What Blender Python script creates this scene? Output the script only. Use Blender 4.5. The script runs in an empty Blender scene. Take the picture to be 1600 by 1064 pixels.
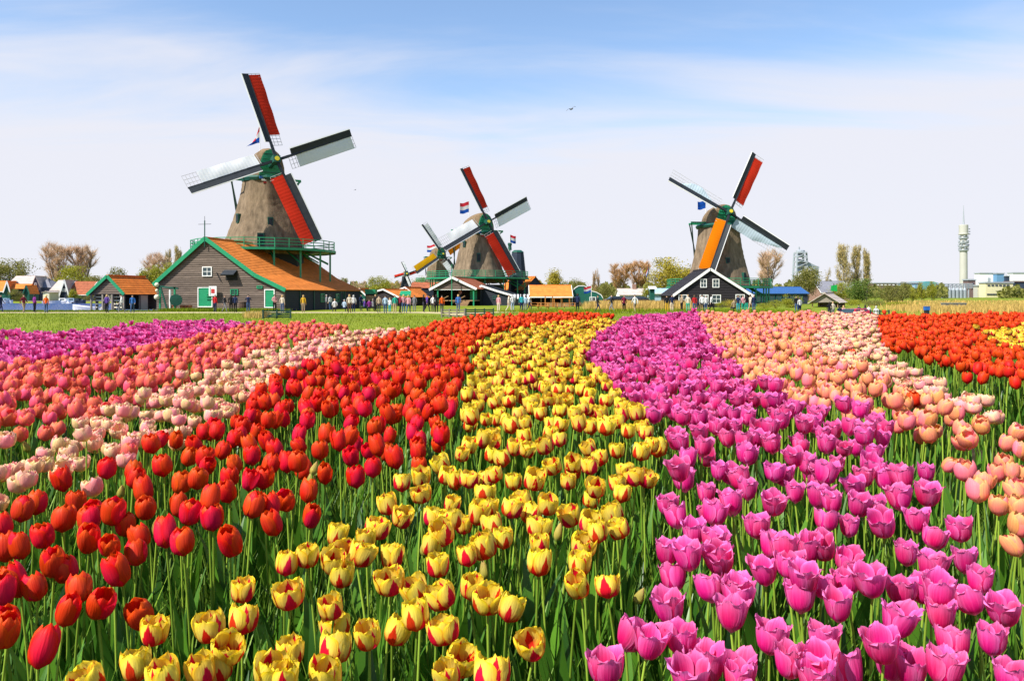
import bpy, math, random
import numpy as np
from mathutils import Vector, Matrix

R = math.radians
D = bpy.data
SC = bpy.context.scene
COL = SC.collection

# ------------------------------------------------------------------ camera
EYE = 1.75
cam_d = D.cameras.new("camera")
cam = D.objects.new("camera", cam_d)
COL.objects.link(cam)
cam.location = (0, 0, EYE)
cam.rotation_euler = (R(90), 0, 0)
cam_d.lens = 27.0
cam_d.sensor_width = 36.0
cam_d.shift_y = -0.045
cam_d.clip_start = 0.05
cam_d.clip_end = 9000
SC.camera = cam

# ------------------------------------------------------------------ light
SUN_EL = 50.0
SX, SY = -0.809, -0.588            # horizontal direction towards the sun
SUN_AZ = math.atan2(SX, SY)       # from +Y, clockwise
sun_d = D.lights.new("sun", "SUN")
sun_d.energy = 5.0
sun_d.angle = R(0.53)
sun_d.color = (1.0, 0.955, 0.87)
sun = D.objects.new("sun", sun_d)
COL.objects.link(sun)
sdir = Vector((SX * math.cos(R(SUN_EL)), SY * math.cos(R(SUN_EL)), math.sin(R(SUN_EL))))
sun.rotation_euler = sdir.to_track_quat("Z", "Y").to_euler()
sun.location = sdir * 60

SKY_STRENGTH = 0.125
EXPOSURE = 0.75
world = D.worlds.new("World")
SC.world = world
world.use_nodes = True
wn = world.node_tree
wn.nodes.clear()
w_out = wn.nodes.new("ShaderNodeOutputWorld")
w_bg = wn.nodes.new("ShaderNodeBackground")
w_sky = wn.nodes.new("ShaderNodeTexSky")
w_sky.sky_type = "NISHITA"
w_sky.sun_disc = False
w_sky.sun_elevation = R(SUN_EL)
w_sky.sun_rotation = SUN_AZ
w_sky.air_density = 1.0
w_sky.dust_density = 0.15
w_sky.ozone_density = 3.0
w_bg.inputs[1].default_value = SKY_STRENGTH


def wnode(t, **kw):
    n = wn.nodes.new(t)
    for k, v in kw.items():
        setattr(n, k, v)
    return n


def wmath(op, a, b=None, clamp=False):
    n = wnode("ShaderNodeMath", operation=op, use_clamp=clamp)
    for i, x in enumerate((a, b)):
        if x is None:
            continue
        if isinstance(x, (int, float)):
            n.inputs[i].default_value = x
        else:
            wn.links.new(x, n.inputs[i])
    return n.outputs[0]


tc = wnode("ShaderNodeTexCoord")
sep = wnode("ShaderNodeSeparateXYZ")
wn.links.new(tc.outputs["Generated"], sep.inputs[0])
zz = sep.outputs[2]
# project the view direction on a high flat layer so that streaks foreshorten towards the horizon
den = wmath("ADD", wmath("MAXIMUM", zz, 0.0), 0.12)
cx = wmath("DIVIDE", sep.outputs[0], den)
cy = wmath("DIVIDE", sep.outputs[1], den)
comb = wnode("ShaderNodeCombineXYZ")
wn.links.new(cx, comb.inputs[0])
wn.links.new(cy, comb.inputs[1])
mp = wnode("ShaderNodeMapping")
mp.inputs["Rotation"].default_value = (0, 0, R(18))
mp.inputs["Scale"].default_value = (0.55, 1.5, 1)
wn.links.new(comb.outputs[0], mp.inputs[0])
nz = wnode("ShaderNodeTexNoise")
nz.inputs["Scale"].default_value = 1.1
nz.inputs["Detail"].default_value = 7
nz.inputs["Roughness"].default_value = 0.55
nz.inputs["Distortion"].default_value = 0.5
wn.links.new(mp.outputs[0], nz.inputs["Vector"])
nz2 = wnode("ShaderNodeTexNoise")
nz2.inputs["Scale"].default_value = 0.45
nz2.inputs["Detail"].default_value = 4
wn.links.new(mp.outputs[0], nz2.inputs["Vector"])
# thin veil: thick low down where the eye looks along it, broken into streaks higher up
low = wmath("DIVIDE", wmath("SUBTRACT", 0.292, zz), 0.12)
nn = wmath("ADD", wmath("MULTIPLY", wmath("SUBTRACT", nz.outputs[0], 0.5), 2.5), wmath("MULTIPLY", wmath("SUBTRACT", nz2.outputs[0], 0.5), 1.3))
veil = wmath("ADD", low, nn)
ramp = wnode("ShaderNodeMapRange", interpolation_type="SMOOTHSTEP")
ramp.inputs["From Min"].default_value = -0.35
ramp.inputs["From Max"].default_value = 1.0
ramp.inputs["To Min"].default_value = 0.02
ramp.inputs["To Max"].default_value = 0.97
wn.links.new(veil, ramp.inputs[0])
mixc = wnode("ShaderNodeMixRGB")
wn.links.new(ramp.outputs[0], mixc.inputs[0])
CLOUD = (0.85, 0.855, 0.935)
mixc.inputs[2].default_value = tuple(c / SKY_STRENGTH / 2 ** EXPOSURE for c in CLOUD) + (1,)
wn.links.new(w_sky.outputs[0], mixc.inputs[1])
wn.links.new(mixc.outputs[0], w_bg.inputs[0])
wn.links.new(w_bg.outputs[0], w_out.inputs[0])

SC.view_settings.view_transform = "Standard"
SC.view_settings.look = "None"
SC.view_settings.exposure = EXPOSURE
SC.view_settings.gamma = 1.0
SC.view_settings.use_curve_mapping = False
SC.render.engine = "CYCLES"
SC.cycles.max_bounces = 6
SC.cycles.diffuse_bounces = 3
SC.cycles.transmission_bounces = 4
SC.cycles.glossy_bounces = 2
SC.cycles.caustics_reflective = False
SC.cycles.caustics_refractive = False


# ------------------------------------------------------------------ materials
def _n(nt, t, **kw):
    n = nt.nodes.new(t)
    for k, v in kw.items():
        setattr(n, k, v)
    return n


def _m(nt, op, a, b=None, clamp=False):
    n = _n(nt, "ShaderNodeMath", operation=op, use_clamp=clamp)
    for i, x in enumerate((a, b)):
        if x is None:
            continue
        if isinstance(x, (int, float)):
            n.inputs[i].default_value = x
        else:
            nt.links.new(x, n.inputs[i])
    return n.outputs[0]


def _mix(nt, fac, a, b, mode="MIX"):
    n = _n(nt, "ShaderNodeMixRGB", blend_type=mode)
    for i, x in enumerate((fac, a, b)):
        if isinstance(x, (int, float)):
            n.inputs[i].default_value = x
        elif isinstance(x, tuple):
            n.inputs[i].default_value = x if len(x) == 4 else x + (1,)
        else:
            nt.links.new(x, n.inputs[i])
    return n.outputs[0]


_mats = {}


def pm(name, col, rough=0.85, var=0.22, scale=1.5, stretch=(1, 1, 1), bump=0.0, bscale=None, spec=0.3, metal=0.0, col2=None, rv=0.0):
    """painted / natural surface: base colour broken up by noise, with optional fine relief"""
    if name in _mats:
        return _mats[name]
    m = D.materials.new(name)
    m.use_nodes = True
    nt = m.node_tree
    b = nt.nodes["Principled BSDF"]
    b.inputs["Roughness"].default_value = rough
    b.inputs["Metallic"].default_value = metal
    b.inputs["Specular IOR Level"].default_value = spec
    tcn = _n(nt, "ShaderNodeTexCoord")
    mpn = _n(nt, "ShaderNodeMapping")
    mpn.inputs["Scale"].default_value = stretch
    nt.links.new(tcn.outputs["Object"], mpn.inputs[0])
    n1 = _n(nt, "ShaderNodeTexNoise")
    n1.inputs["Scale"].default_value = scale
    n1.inputs["Detail"].default_value = 8
    n1.inputs["Roughness"].default_value = 0.62
    nt.links.new(mpn.outputs[0], n1.inputs["Vector"])
    f = _m(nt, "ADD", _m(nt, "MULTIPLY", _m(nt, "SUBTRACT", n1.outputs[0], 0.5), 2.2), 0.5, clamp=True)
    lo = tuple(c * (1 - var) for c in col)
    hi = tuple(min(1, c * (1 + var)) for c in (col2 or col))
    c = _mix(nt, f, lo, hi)
    if rv:
        g = _n(nt, "ShaderNodeNewGeometry")
        oi = _n(nt, "ShaderNodeObjectInfo")
        r = _m(nt, "FRACT", _m(nt, "ADD", g.outputs["Random Per Island"], oi.outputs["Random"]))
        c = _mix(nt, _m(nt, "MULTIPLY", r, rv), c, tuple(x * 0.3 for x in col))
    nt.links.new(c, b.inputs["Base Color"])
    if bump:
        n2 = _n(nt, "ShaderNodeTexNoise")
        n2.inputs["Scale"].default_value = bscale or scale * 6
        n2.inputs["Detail"].default_value = 6
        nt.links.new(mpn.outputs[0], n2.inputs["Vector"])
        bn = _n(nt, "ShaderNodeBump")
        bn.inputs["Strength"].default_value = bump
        bn.inputs["Distance"].default_value = 0.05
        nt.links.new(n2.outputs[0], bn.inputs["Height"])
        nt.links.new(bn.outputs[0], b.inputs["Normal"])
    _mats[name] = m
    return m


def leafm(name, col, col2=None, trans=0.35, rough=0.6, spec=0.3):
    """leaves, blades, canvas: light comes through, every island of faces a little different"""
    if name in _mats:
        return _mats[name]
    m = D.materials.new(name)
    m.use_nodes = True
    nt = m.node_tree
    b = nt.nodes["Principled BSDF"]
    out = nt.nodes["Material Output"]
    b.inputs["Roughness"].default_value = rough
    b.inputs["Specular IOR Level"].default_value = spec
    g = _n(nt, "ShaderNodeNewGeometry")
    oi = _n(nt, "ShaderNodeObjectInfo")
    r = _m(nt, "FRACT", _m(nt, "ADD", g.outputs["Random Per Island"], oi.outputs["Random"]))
    c = _mix(nt, r, tuple(x * 0.72 for x in col), tuple(x * 1.22 for x in (col2 or col)))
    nt.links.new(c, b.inputs["Base Color"])
    t = _n(nt, "ShaderNodeBsdfTranslucent")
    nt.links.new(c, t.inputs[0])
    mx = _n(nt, "ShaderNodeMixShader")
    mx.inputs[0].default_value = trans
    nt.links.new(b.outputs[0], mx.inputs[1])
    nt.links.new(t.outputs[0], mx.inputs[2])
    nt.links.new(mx.outputs[0], out.inputs[0])
    _mats[name] = m
    return m


# ------------------------------------------------------------------ mesh building
class MB:
    def __init__(s):
        s.v, s.f, s.m = [], [], []

    def add(s, vs, fs, mi=0):
        o = len(s.v)
        s.v.extend([tuple(x) for x in vs])
        s.f.extend([tuple(i + o for i in f) for f in fs])
        s.m.extend([mi] * len(fs))
        return s

    def obox(s, c, ux, uy, uz, mi=0):
        c, ux, uy, uz = map(Vector, (c, ux, uy, uz))
        vs = [c + ux * i + uy * j + uz * k for k in (-1, 1) for j in (-1, 1) for i in (-1, 1)]
        return s.add(vs, [(0, 2, 3, 1), (4, 5, 7, 6), (0, 1, 5, 4), (2, 6, 7, 3), (0, 4, 6, 2), (1, 3, 7, 5)], mi)

    def box(s, x0, y0, z0, x1, y1, z1, mi=0):
        return s.obox(((x0 + x1) / 2, (y0 + y1) / 2, (z0 + z1) / 2), ((x1 - x0) / 2, 0, 0), (0, (y1 - y0) / 2, 0), (0, 0, (z1 - z0) / 2), mi)

    def beam(s, a, b, w, h=None, side=None, mi=0):
        a, b = Vector(a), Vector(b)
        h = h or w
        d = (b - a).normalized()
        if side is None:
            side = d.cross(Vector((0, 0, 1)))
            if side.length < 1e-3:
                side = Vector((1, 0, 0))
        side = Vector(side)
        side = (side - d * side.dot(d)).normalized()
        up = side.cross(d).normalized()
        return s.obox((a + b) / 2, side * w / 2, (b - a) / 2, up * h / 2, mi)

    def tube(s, pts, rad, n=6, mi=0, cap=True):
        pts = [Vector(p) for p in pts]
        if not isinstance(rad, (list, tuple)):
            rad = [rad] * len(pts)
        ref = None
        vs, fs = [], []
        for i, p in enumerate(pts):
            d = (pts[min(i + 1, len(pts) - 1)] - pts[max(i - 1, 0)]).normalized()
            if ref is None:
                ref = d.cross(Vector((0, 0, 1)) if abs(d.z) < 0.9 else Vector((1, 0, 0)))
            u = (ref - d * ref.dot(d)).normalized()
            ref = u
            w = d.cross(u)
            for k in range(n):
                a = 2 * math.pi * k / n
                vs.append(p + (u * math.cos(a) + w * math.sin(a)) * rad[i])
        for i in range(len(pts) - 1):
            for k in range(n):
                a, b = i * n + k, i * n + (k + 1) % n
                fs.append((a, b, b + n, a + n))
        if cap:
            fs.append(tuple(range(n - 1, -1, -1)))
            fs.append(tuple(range((len(pts) - 1) * n, len(pts) * n)))
        return s.add(vs, fs, mi)

    def prism(s, poly, off, mi=0):
        """polygon (list of 3D points) pushed along off"""
        off = Vector(off)
        a = [Vector(p) for p in poly]
        n = len(a)
        vs = a + [p + off for p in a]
        fs = [tuple(range(n - 1, -1, -1)), tuple(range(n, 2 * n))] + [(i, (i + 1) % n, n + (i + 1) % n, n + i) for i in range(n)]
        return s.add(vs, fs, mi)

    def lathe(s, prof, n=12, c=(0, 0, 0), mi=0, a0=0.0, cap=True):
        vs, fs = [], []
        for r, z in prof:
            for k in range(n):
                a = a0 + 2 * math.pi * k / n
                vs.append((c[0] + r * math.cos(a), c[1] + r * math.sin(a), c[2] + z))
        for i in range(len(prof) - 1):
            for k in range(n):
                a, b = i * n + k, i * n + (k + 1) % n
                fs.append((a, b, b + n, a + n))
        if cap:
            fs.append(tuple(range(n - 1, -1, -1)))
            fs.append(tuple(range((len(prof) - 1) * n, len(prof) * n)))
        return s.add(vs, fs, mi)

    def mesh(s, name, mats, smooth=False):
        me = D.meshes.new(name)
        me.from_pydata(s.v, [], s.f)
        if not isinstance(mats, (list, tuple)):
            mats = [mats]
        for x in mats:
            me.materials.append(x)
        if any(s.m):
            me.polygons.foreach_set("material_index", s.m)
        if smooth:
            me.polygons.foreach_set("use_smooth", [True] * len(s.f))
        me.update()
        return me

    def build(s, name, mats, parent=None, smooth=False, **tags):
        return link(name, s.mesh(name, mats, smooth), parent, **tags)


def link(name, data, parent=None, **tags):
    o = D.objects.new(name, data)
    COL.objects.link(o)
    if parent is not None:
        o.parent = parent
    tag(o, **tags)
    return o


def tag(o, label=None, cat=None, group=None, kind=None):
    if label:
        o["label"] = label
    if cat:
        o["category"] = cat
    if group:
        o["group"] = group
    if kind:
        o["kind"] = kind
    return o


def thing(name, loc, label, cat, group=None, rz=0.0):
    o = link(name, None, None, label=label, cat=cat, group=group)
    o.location = loc
    o.rotation_euler = (0, 0, rz)
    o.empty_display_size = 0.3
    return o


def np_mesh(name, V, F, mats, smooth=False, mi=None, uv=None):
    """fast mesh from arrays; F is (n,3) or (n,4), or a list of such arrays"""
    Fs = F if isinstance(F, list) else [F]
    me = D.meshes.new(name)
    nl = sum(f.size for f in Fs)
    npoly = sum(len(f) for f in Fs)
    me.vertices.add(len(V))
    me.vertices.foreach_set("co", np.ascontiguousarray(V, dtype=np.float32).ravel())
    me.loops.add(nl)
    loops = np.concatenate([f.ravel() for f in Fs]).astype(np.int32)
    me.loops.foreach_set("vertex_index", loops)
    me.polygons.add(npoly)
    tot = np.concatenate([np.full(len(f), f.shape[1], dtype=np.int32) for f in Fs])
    start = np.concatenate([[0], np.cumsum(tot)[:-1]]).astype(np.int32)
    me.polygons.foreach_set("loop_start", start)
    if mi is not None:
        me.polygons.foreach_set("material_index", np.ascontiguousarray(mi, dtype=np.int32))
    me.polygons.foreach_set("use_smooth", np.full(npoly, smooth, dtype=bool))
    for x in (mats if isinstance(mats, (list, tuple)) else [mats]):
        me.materials.append(x)
    if uv is not None:
        l = me.uv_layers.new(name="UVMap")
        l.data.foreach_set("uv", np.ascontiguousarray(uv[loops], dtype=np.float32).ravel())
    me.update(calc_edges=True)
    me.validate()
    return me


def gx(px, dist):
    """sideways metres of a point that shows at column px of the photo and stands dist metres away"""
    return (px - 800.0) / 1200.0 * dist


def gz(py, dist):
    return EYE - (py - 460.0) / 1200.0 * dist


def sstep(a, b, x):
    t = np.clip((x - a) / (b - a), 0, 1)
    return t * t * (3 - 2 * t)
# ------------------------------------------------------------------ ground, river, path
def bank_z(x, y):
    """the flower bed lies on a low bank that falls to the meadow behind it"""
    top = 0.76 + 0.02 * np.clip(y, -3, 13)
    return top * (1 - sstep(12.5, 24.0, y)) * (1 - sstep(-6, -14, y) * 0.0)


RIVER_X, RIVER_Y0, RIVER_Y1 = -37.0, 78.0, 186.0


def ground_z(x, y):
    x, y = np.asarray(x, dtype=float), np.asarray(y, dtype=float)
    z = bank_z(x, y)
    dip = sstep(RIVER_X + 0.8, RIVER_X - 0.8, x) * sstep(RIVER_Y0 - 1.0, RIVER_Y0 + 0.8, y) * sstep(RIVER_Y1 + 0.8, RIVER_Y1 - 0.8, y)
    # a lower lane behind the right end of the bed, where a car is parked
    lane = sstep(27.5, 29.5, x) * sstep(40.0, 37.5, x) * sstep(63, 66, y) * sstep(84, 79, y)
    return z - 1.5 * dip - 1.02 * lane


def gh(x, y):
    return float(ground_z(x, y))


def grid_sheet(name, xs, ys, zf, mat, dz=0.0):
    X, Y = np.meshgrid(xs, ys)
    Z = zf(X, Y) + dz
    V = np.stack([X.ravel(), Y.ravel(), Z.ravel()], 1)
    nx, ny = len(xs), len(ys)
    i = (np.arange(ny - 1)[:, None] * nx + np.arange(nx - 1)[None, :]).ravel()
    F = np.stack([i, i + 1, i + 1 + nx, i + nx], 1)
    return np_mesh(name, V, F, mat, smooth=True)


def grass_mat():
    m = D.materials.new("meadow_grass")
    m.use_nodes = True
    nt = m.node_tree
    b = nt.nodes["Principled BSDF"]
    b.inputs["Roughness"].default_value = 0.9
    b.inputs["Specular IOR Level"].default_value = 0.1
    g = _n(nt, "ShaderNodeNewGeometry")

    def noise(sc, det, st):
        mpn = _n(nt, "ShaderNodeMapping")
        mpn.inputs["Scale"].default_value = st
        nt.links.new(g.outputs["Position"], mpn.inputs[0])
        n = _n(nt, "ShaderNodeTexNoise")
        n.inputs["Scale"].default_value = sc
        n.inputs["Detail"].default_value = det
        n.inputs["Roughness"].default_value = 0.65
        nt.links.new(mpn.outputs[0], n.inputs["Vector"])
        return _m(nt, "ADD", _m(nt, "MULTIPLY", _m(nt, "SUBTRACT", n.outputs[0], 0.5), 2.6), 0.5, clamp=True)

    c = _mix(nt, noise(0.35, 6, (1, 0.5, 1)), (0.11, 0.168, 0.008), (0.22, 0.275, 0.010))
    c = _mix(nt, _m(nt, "MULTIPLY", noise(2.2, 8, (1, 0.35, 1)), 0.55), c, (0.05, 0.095, 0.010))
    c = _mix(nt, _m(nt, "MULTIPLY", noise(0.16, 7, (1, 0.45, 1)), 0.55), c, (0.25, 0.25, 0.035))
    nt.links.new(c, b.inputs["Base Color"])
    n2 = _n(nt, "ShaderNodeTexNoise")
    n2.inputs["Scale"].default_value = 6
    n2.inputs["Detail"].default_value = 8
    nt.links.new(g.outputs["Position"], n2.inputs["Vector"])
    bn = _n(nt, "ShaderNodeBump")
    bn.inputs["Strength"].default_value = 0.7
    bn.inputs["Distance"].default_value = 0.12
    nt.links.new(n2.outputs[0], bn.inputs["Height"])
    nt.links.new(bn.outputs[0], b.inputs["Normal"])
    return m


GRASS = grass_mat()
xs = np.unique(np.concatenate([[-4000, -1500, -600, -300, -200, -150], np.linspace(-120, -40, 21), np.linspace(-39, -35, 9), np.linspace(-34, 26, 31), np.linspace(27, 41, 15), [60, 100, 200, 500, 1500, 4000]]))
ys = np.unique(np.concatenate([[-300, -60, -20], np.linspace(-6, 30, 37), np.linspace(34, 58, 7), np.linspace(61, 74.5, 10), np.linspace(76, 80, 9), [82, 84, 86, 90, 110, 140, 170], np.linspace(184, 188, 9), [200, 260, 400, 800, 2000, 5000]]))
link("ground", grid_sheet("ground", xs, ys, ground_z, GRASS), kind="structure", label="flat green meadow running from the flower bed to the horizon", cat="ground")

SOIL = pm("bed_soil", (0.055, 0.04, 0.026), 0.95, 0.45, 9, bump=0.8, bscale=40, spec=0.1)
link("flower_bed", grid_sheet("flower_bed", np.linspace(-22, 22, 45), np.linspace(-2, 12.4, 16), bank_z, SOIL, 0.004), kind="structure",
     label="dark soil of the curved tulip bed", cat="ground")


def water_mat():
    m = D.materials.new("river_water")
    m.use_nodes = True
    nt = m.node_tree
    b = nt.nodes["Principled BSDF"]
    b.inputs["Base Color"].default_value = (0.028, 0.070, 0.19, 1)  # blue of the sky reflected by the waves, put into the base colour
    b.inputs["Roughness"].default_value = 0.25
    b.inputs["Specular IOR Level"].default_value = 0.08
    b.inputs["IOR"].default_value = 1.33
    g = _n(nt, "ShaderNodeNewGeometry")
    mpn = _n(nt, "ShaderNodeMapping")
    mpn.inputs["Scale"].default_value = (0.7, 1.6, 1)
    nt.links.new(g.outputs["Position"], mpn.inputs[0])
    n = _n(nt, "ShaderNodeTexNoise")
    n.inputs["Scale"].default_value = 0.9
    n.inputs["Detail"].default_value = 5
    nt.links.new(mpn.outputs[0], n.inputs["Vector"])
    bn = _n(nt, "ShaderNodeBump")
    bn.inputs["Strength"].default_value = 1.0
    bn.inputs["Distance"].default_value = 0.9
    nt.links.new(n.outputs[0], bn.inputs["Height"])
    nt.links.new(bn.outputs[0], b.inputs["Normal"])
    return m


w = MB()
w.add([(-900, 77, -0.42), (-36, 77, -0.42), (-36, 187, -0.42), (-900, 187, -0.42)], [(0, 1, 2, 3)])
w.build("river", water_mat(), kind="structure", label="rippled blue river between the meadow and the old houses", cat="water")

PATHM = pm("path_gravel", (0.44, 0.37, 0.20), 0.95, 0.18, 1.2, bump=0.3, bscale=30, spec=0.1)
w = MB()
w.add([(-140, 71.8, .012), (-60, 71.6, .012), (-8.6, 71.2, .012), (-6.0, 68.5, .012), (-5.0, 64.0, .012), (-3.6, 64.0, .012), (-3.4, 69.5, .012), (-1, 73.0, .012),
       (24, 74.0, .012), (24, 76.6, .012), (-8, 76.4, .012), (-60, 75.0, .012), (-140, 75.0, .012)], [tuple(range(13))])
w.build("footpath", PATHM, kind="structure", label="pale gravel footpath along the meadow where visitors walk", cat="path")
# ------------------------------------------------------------------ tulips
def petal_mat(name, centre, edge, base, tip=None, flame=None, flame_w=1.9, flame_h=0.66, trans=0.34, base_h=0.22, ep=1.6, altA=None, altB=None):
    """petal colour laid out over the petal's own length (v) and width (u), as it is on the real flower"""
    m = D.materials.new(name)
    m.use_nodes = True
    nt = m.node_tree
    b = nt.nodes["Principled BSDF"]
    out = nt.nodes["Material Output"]
    b.inputs["Roughness"].default_value = 0.5
    b.inputs["Specular IOR Level"].default_value = 0.18
    uvn = _n(nt, "ShaderNodeUVMap")
    sp = _n(nt, "ShaderNodeSeparateXYZ")
    nt.links.new(uvn.outputs[0], sp.inputs[0])
    u, v = sp.outputs[0], sp.outputs[1]
    a = _m(nt, "MULTIPLY", _m(nt, "ABSOLUTE", _m(nt, "SUBTRACT", u, 0.5)), 2.0)
    g = _n(nt, "ShaderNodeNewGeometry")
    oi = _n(nt, "ShaderNodeObjectInfo")
    rnd = _m(nt, "FRACT", _m(nt, "ADD", g.outputs["Random Per Island"], oi.outputs["Random"]))
    # fine veins that run along the petal
    cb = _n(nt, "ShaderNodeCombineXYZ")
    nt.links.new(_m(nt, "MULTIPLY", u, 16.0), cb.inputs[0])
    nt.links.new(_m(nt, "MULTIPLY", v, 1.6), cb.inputs[1])
    nt.links.new(_m(nt, "MULTIPLY", rnd, 40.0), cb.inputs[2])
    n = _n(nt, "ShaderNodeTexNoise")
    n.inputs["Scale"].default_value = 1.0
    n.inputs["Detail"].default_value = 4
    nt.links.new(cb.outputs[0], n.inputs["Vector"])
    vein = _m(nt, "SUBTRACT", n.outputs[0], 0.5)
    ae = _m(nt, "ADD", _m(nt, "POWER", a, ep), _m(nt, "MULTIPLY", vein, 0.7), clamp=True)
    ae = _m(nt, "ADD", _m(nt, "MULTIPLY", ae, 0.8), _m(nt, "MULTIPLY", _m(nt, "POWER", v, 3.0), 0.35), clamp=True)
    c = _mix(nt, ae, centre, edge)
    if tip:
        c = _mix(nt, _m(nt, "MULTIPLY", _m(nt, "POWER", v, 4.0), 0.8, clamp=True), c, tip)
    for alt, lo_, hi_, am in ((altA, .58, .95, .75), (altB, .40, .05, .70)):
        if alt:
            ma = _n(nt, "ShaderNodeMapRange", interpolation_type="SMOOTHSTEP")
            ma.inputs["From Min"].default_value = lo_
            ma.inputs["From Max"].default_value = hi_
            ma.inputs["To Max"].default_value = am
            nt.links.new(rnd, ma.inputs[0])
            c = _mix(nt, ma.outputs[0], c, alt)
    mr = _n(nt, "ShaderNodeMapRange", interpolation_type="SMOOTHSTEP")
    mr.inputs["From Min"].default_value = base_h
    mr.inputs["From Max"].default_value = 0.0
    nt.links.new(_m(nt, "ADD", v, _m(nt, "MULTIPLY", vein, 0.55)) if flame else v, mr.inputs[0])
    c = _mix(nt, mr.outputs[0], c, base)
    if flame:
        # a tongue of red up the middle of the petal, wide at the foot and drawn out to a point
        fh = _m(nt, "ADD", flame_h - 0.16, _m(nt, "MULTIPLY", rnd, 0.34))
        e = _m(nt, "SUBTRACT", _m(nt, "SUBTRACT", fh, v), _m(nt, "MULTIPLY", a, flame_w))
        e = _m(nt, "ADD", e, _m(nt, "MULTIPLY", vein, 0.5))
        f1 = _n(nt, "ShaderNodeMapRange", interpolation_type="SMOOTHSTEP")
        f1.inputs["From Min"].default_value = -0.03
        f1.inputs["From Max"].default_value = 0.04
        nt.links.new(e, f1.inputs[0])
        c = _mix(nt, f1.outputs[0], c, flame)
        # thin red margin on some petals
        e2 = _m(nt, "SUBTRACT", _m(nt, "ADD", a, _m(nt, "MULTIPLY", vein, 0.35)), 0.90)
        f2 = _n(nt, "ShaderNodeMapRange", interpolation_type="SMOOTHSTEP")
        f2.inputs["From Min"].default_value = 0.0
        f2.inputs["From Max"].default_value = 0.06
        nt.links.new(e2, f2.inputs[0])
        c = _mix(nt, _m(nt, "MULTIPLY", f2.outputs[0], _m(nt, "SUBTRACT", 1.0, _m(nt, "MULTIPLY", v, 1.05)), clamp=True), c, flame)
    bc = _n(nt, "ShaderNodeHueSaturation")
    bc.inputs["Saturation"].default_value = 1.0
    nt.links.new(_m(nt, "ADD", 0.488, _m(nt, "MULTIPLY", oi.outputs["Random"], 0.024)), bc.inputs["Hue"])
    nt.links.new(_m(nt, "ADD", _m(nt, "ADD", 0.82, _m(nt, "MULTIPLY", rnd, 0.3)), _m(nt, "MULTIPLY", vein, 0.55)), bc.inputs["Value"])
    nt.links.new(c, bc.inputs["Color"])
    c = bc.outputs[0]
    nt.links.new(c, b.inputs["Base Color"])
    bn = _n(nt, "ShaderNodeBump")
    bn.inputs["Strength"].default_value = 0.35
    bn.inputs["Distance"].default_value = 0.004
    nt.links.new(n.outputs[0], bn.inputs["Height"])
    nt.links.new(bn.outputs[0], b.inputs["Normal"])
    t = _n(nt, "ShaderNodeBsdfTranslucent")
    nt.links.new(c, t.inputs[0])
    mx = _n(nt, "ShaderNodeMixShader")
    mx.inputs[0].default_value = trans
    nt.links.new(b.outputs[0], mx.inputs[1])
    nt.links.new(t.outputs[0], mx.inputs[2])
    nt.links.new(mx.outputs[0], out.inputs[0])
    return m


PETAL = {
    "red": petal_mat("petal_red", (0.70, 0.002, 0.022), (0.80, 0.035, 0.001), (0.55, 0.01, 0.004), (0.86, 0.065, 0.001), altB=(0.84, 0.075, 0.002)),
    "coral": petal_mat("petal_coral", (0.88, 0.095, 0.145), (0.92, 0.21, 0.09), (0.88, 0.32, 0.13), (0.94, 0.27, 0.10), altA=(0.90, 0.10, 0.19), altB=(0.92, 0.24, 0.07)),
    "peach": petal_mat("petal_peach", (0.92, 0.22, 0.21), (0.95, 0.42, 0.15), (0.92, 0.54, 0.22), (0.95, 0.50, 0.17), altA=(0.92, 0.20, 0.28), altB=(0.94, 0.48, 0.12)),
    "cream": petal_mat("petal_cream", (0.92, 0.38, 0.36), (0.94, 0.72, 0.33), (0.92, 0.80, 0.20), (0.95, 0.64, 0.40), altA=(0.94, 0.30, 0.34), altB=(0.95, 0.80, 0.28)),
    "flame": petal_mat("petal_flame", (0.88, 0.70, 0.15), (0.88, 0.62, 0.010), (0.62, 0.008, 0.005), (0.90, 0.66, 0.010), flame=(0.64, 0.006, 0.012), flame_w=1.35, flame_h=0.80, base_h=0.52),
    "bud": petal_mat("petal_bud", (0.40, 0.36, 0.06), (0.55, 0.44, 0.10), (0.16, 0.26, 0.04), (0.62, 0.40, 0.14)),
    "magenta": petal_mat("petal_magenta", (0.72, 0.002, 0.17), (0.90, 0.19, 0.50), (0.84, 0.30, 0.42), (0.92, 0.22, 0.52), ep=2.6),
}
STEM = leafm("tulip_stem_green", (0.18, 0.31, 0.025), (0.26, 0.38, 0.04), trans=0.12, rough=0.5)
LEAF = leafm("tulip_leaf_green", (0.034, 0.125, 0.012), (0.09, 0.225, 0.016), trans=0.3, rough=0.42, spec=0.5)

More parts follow.
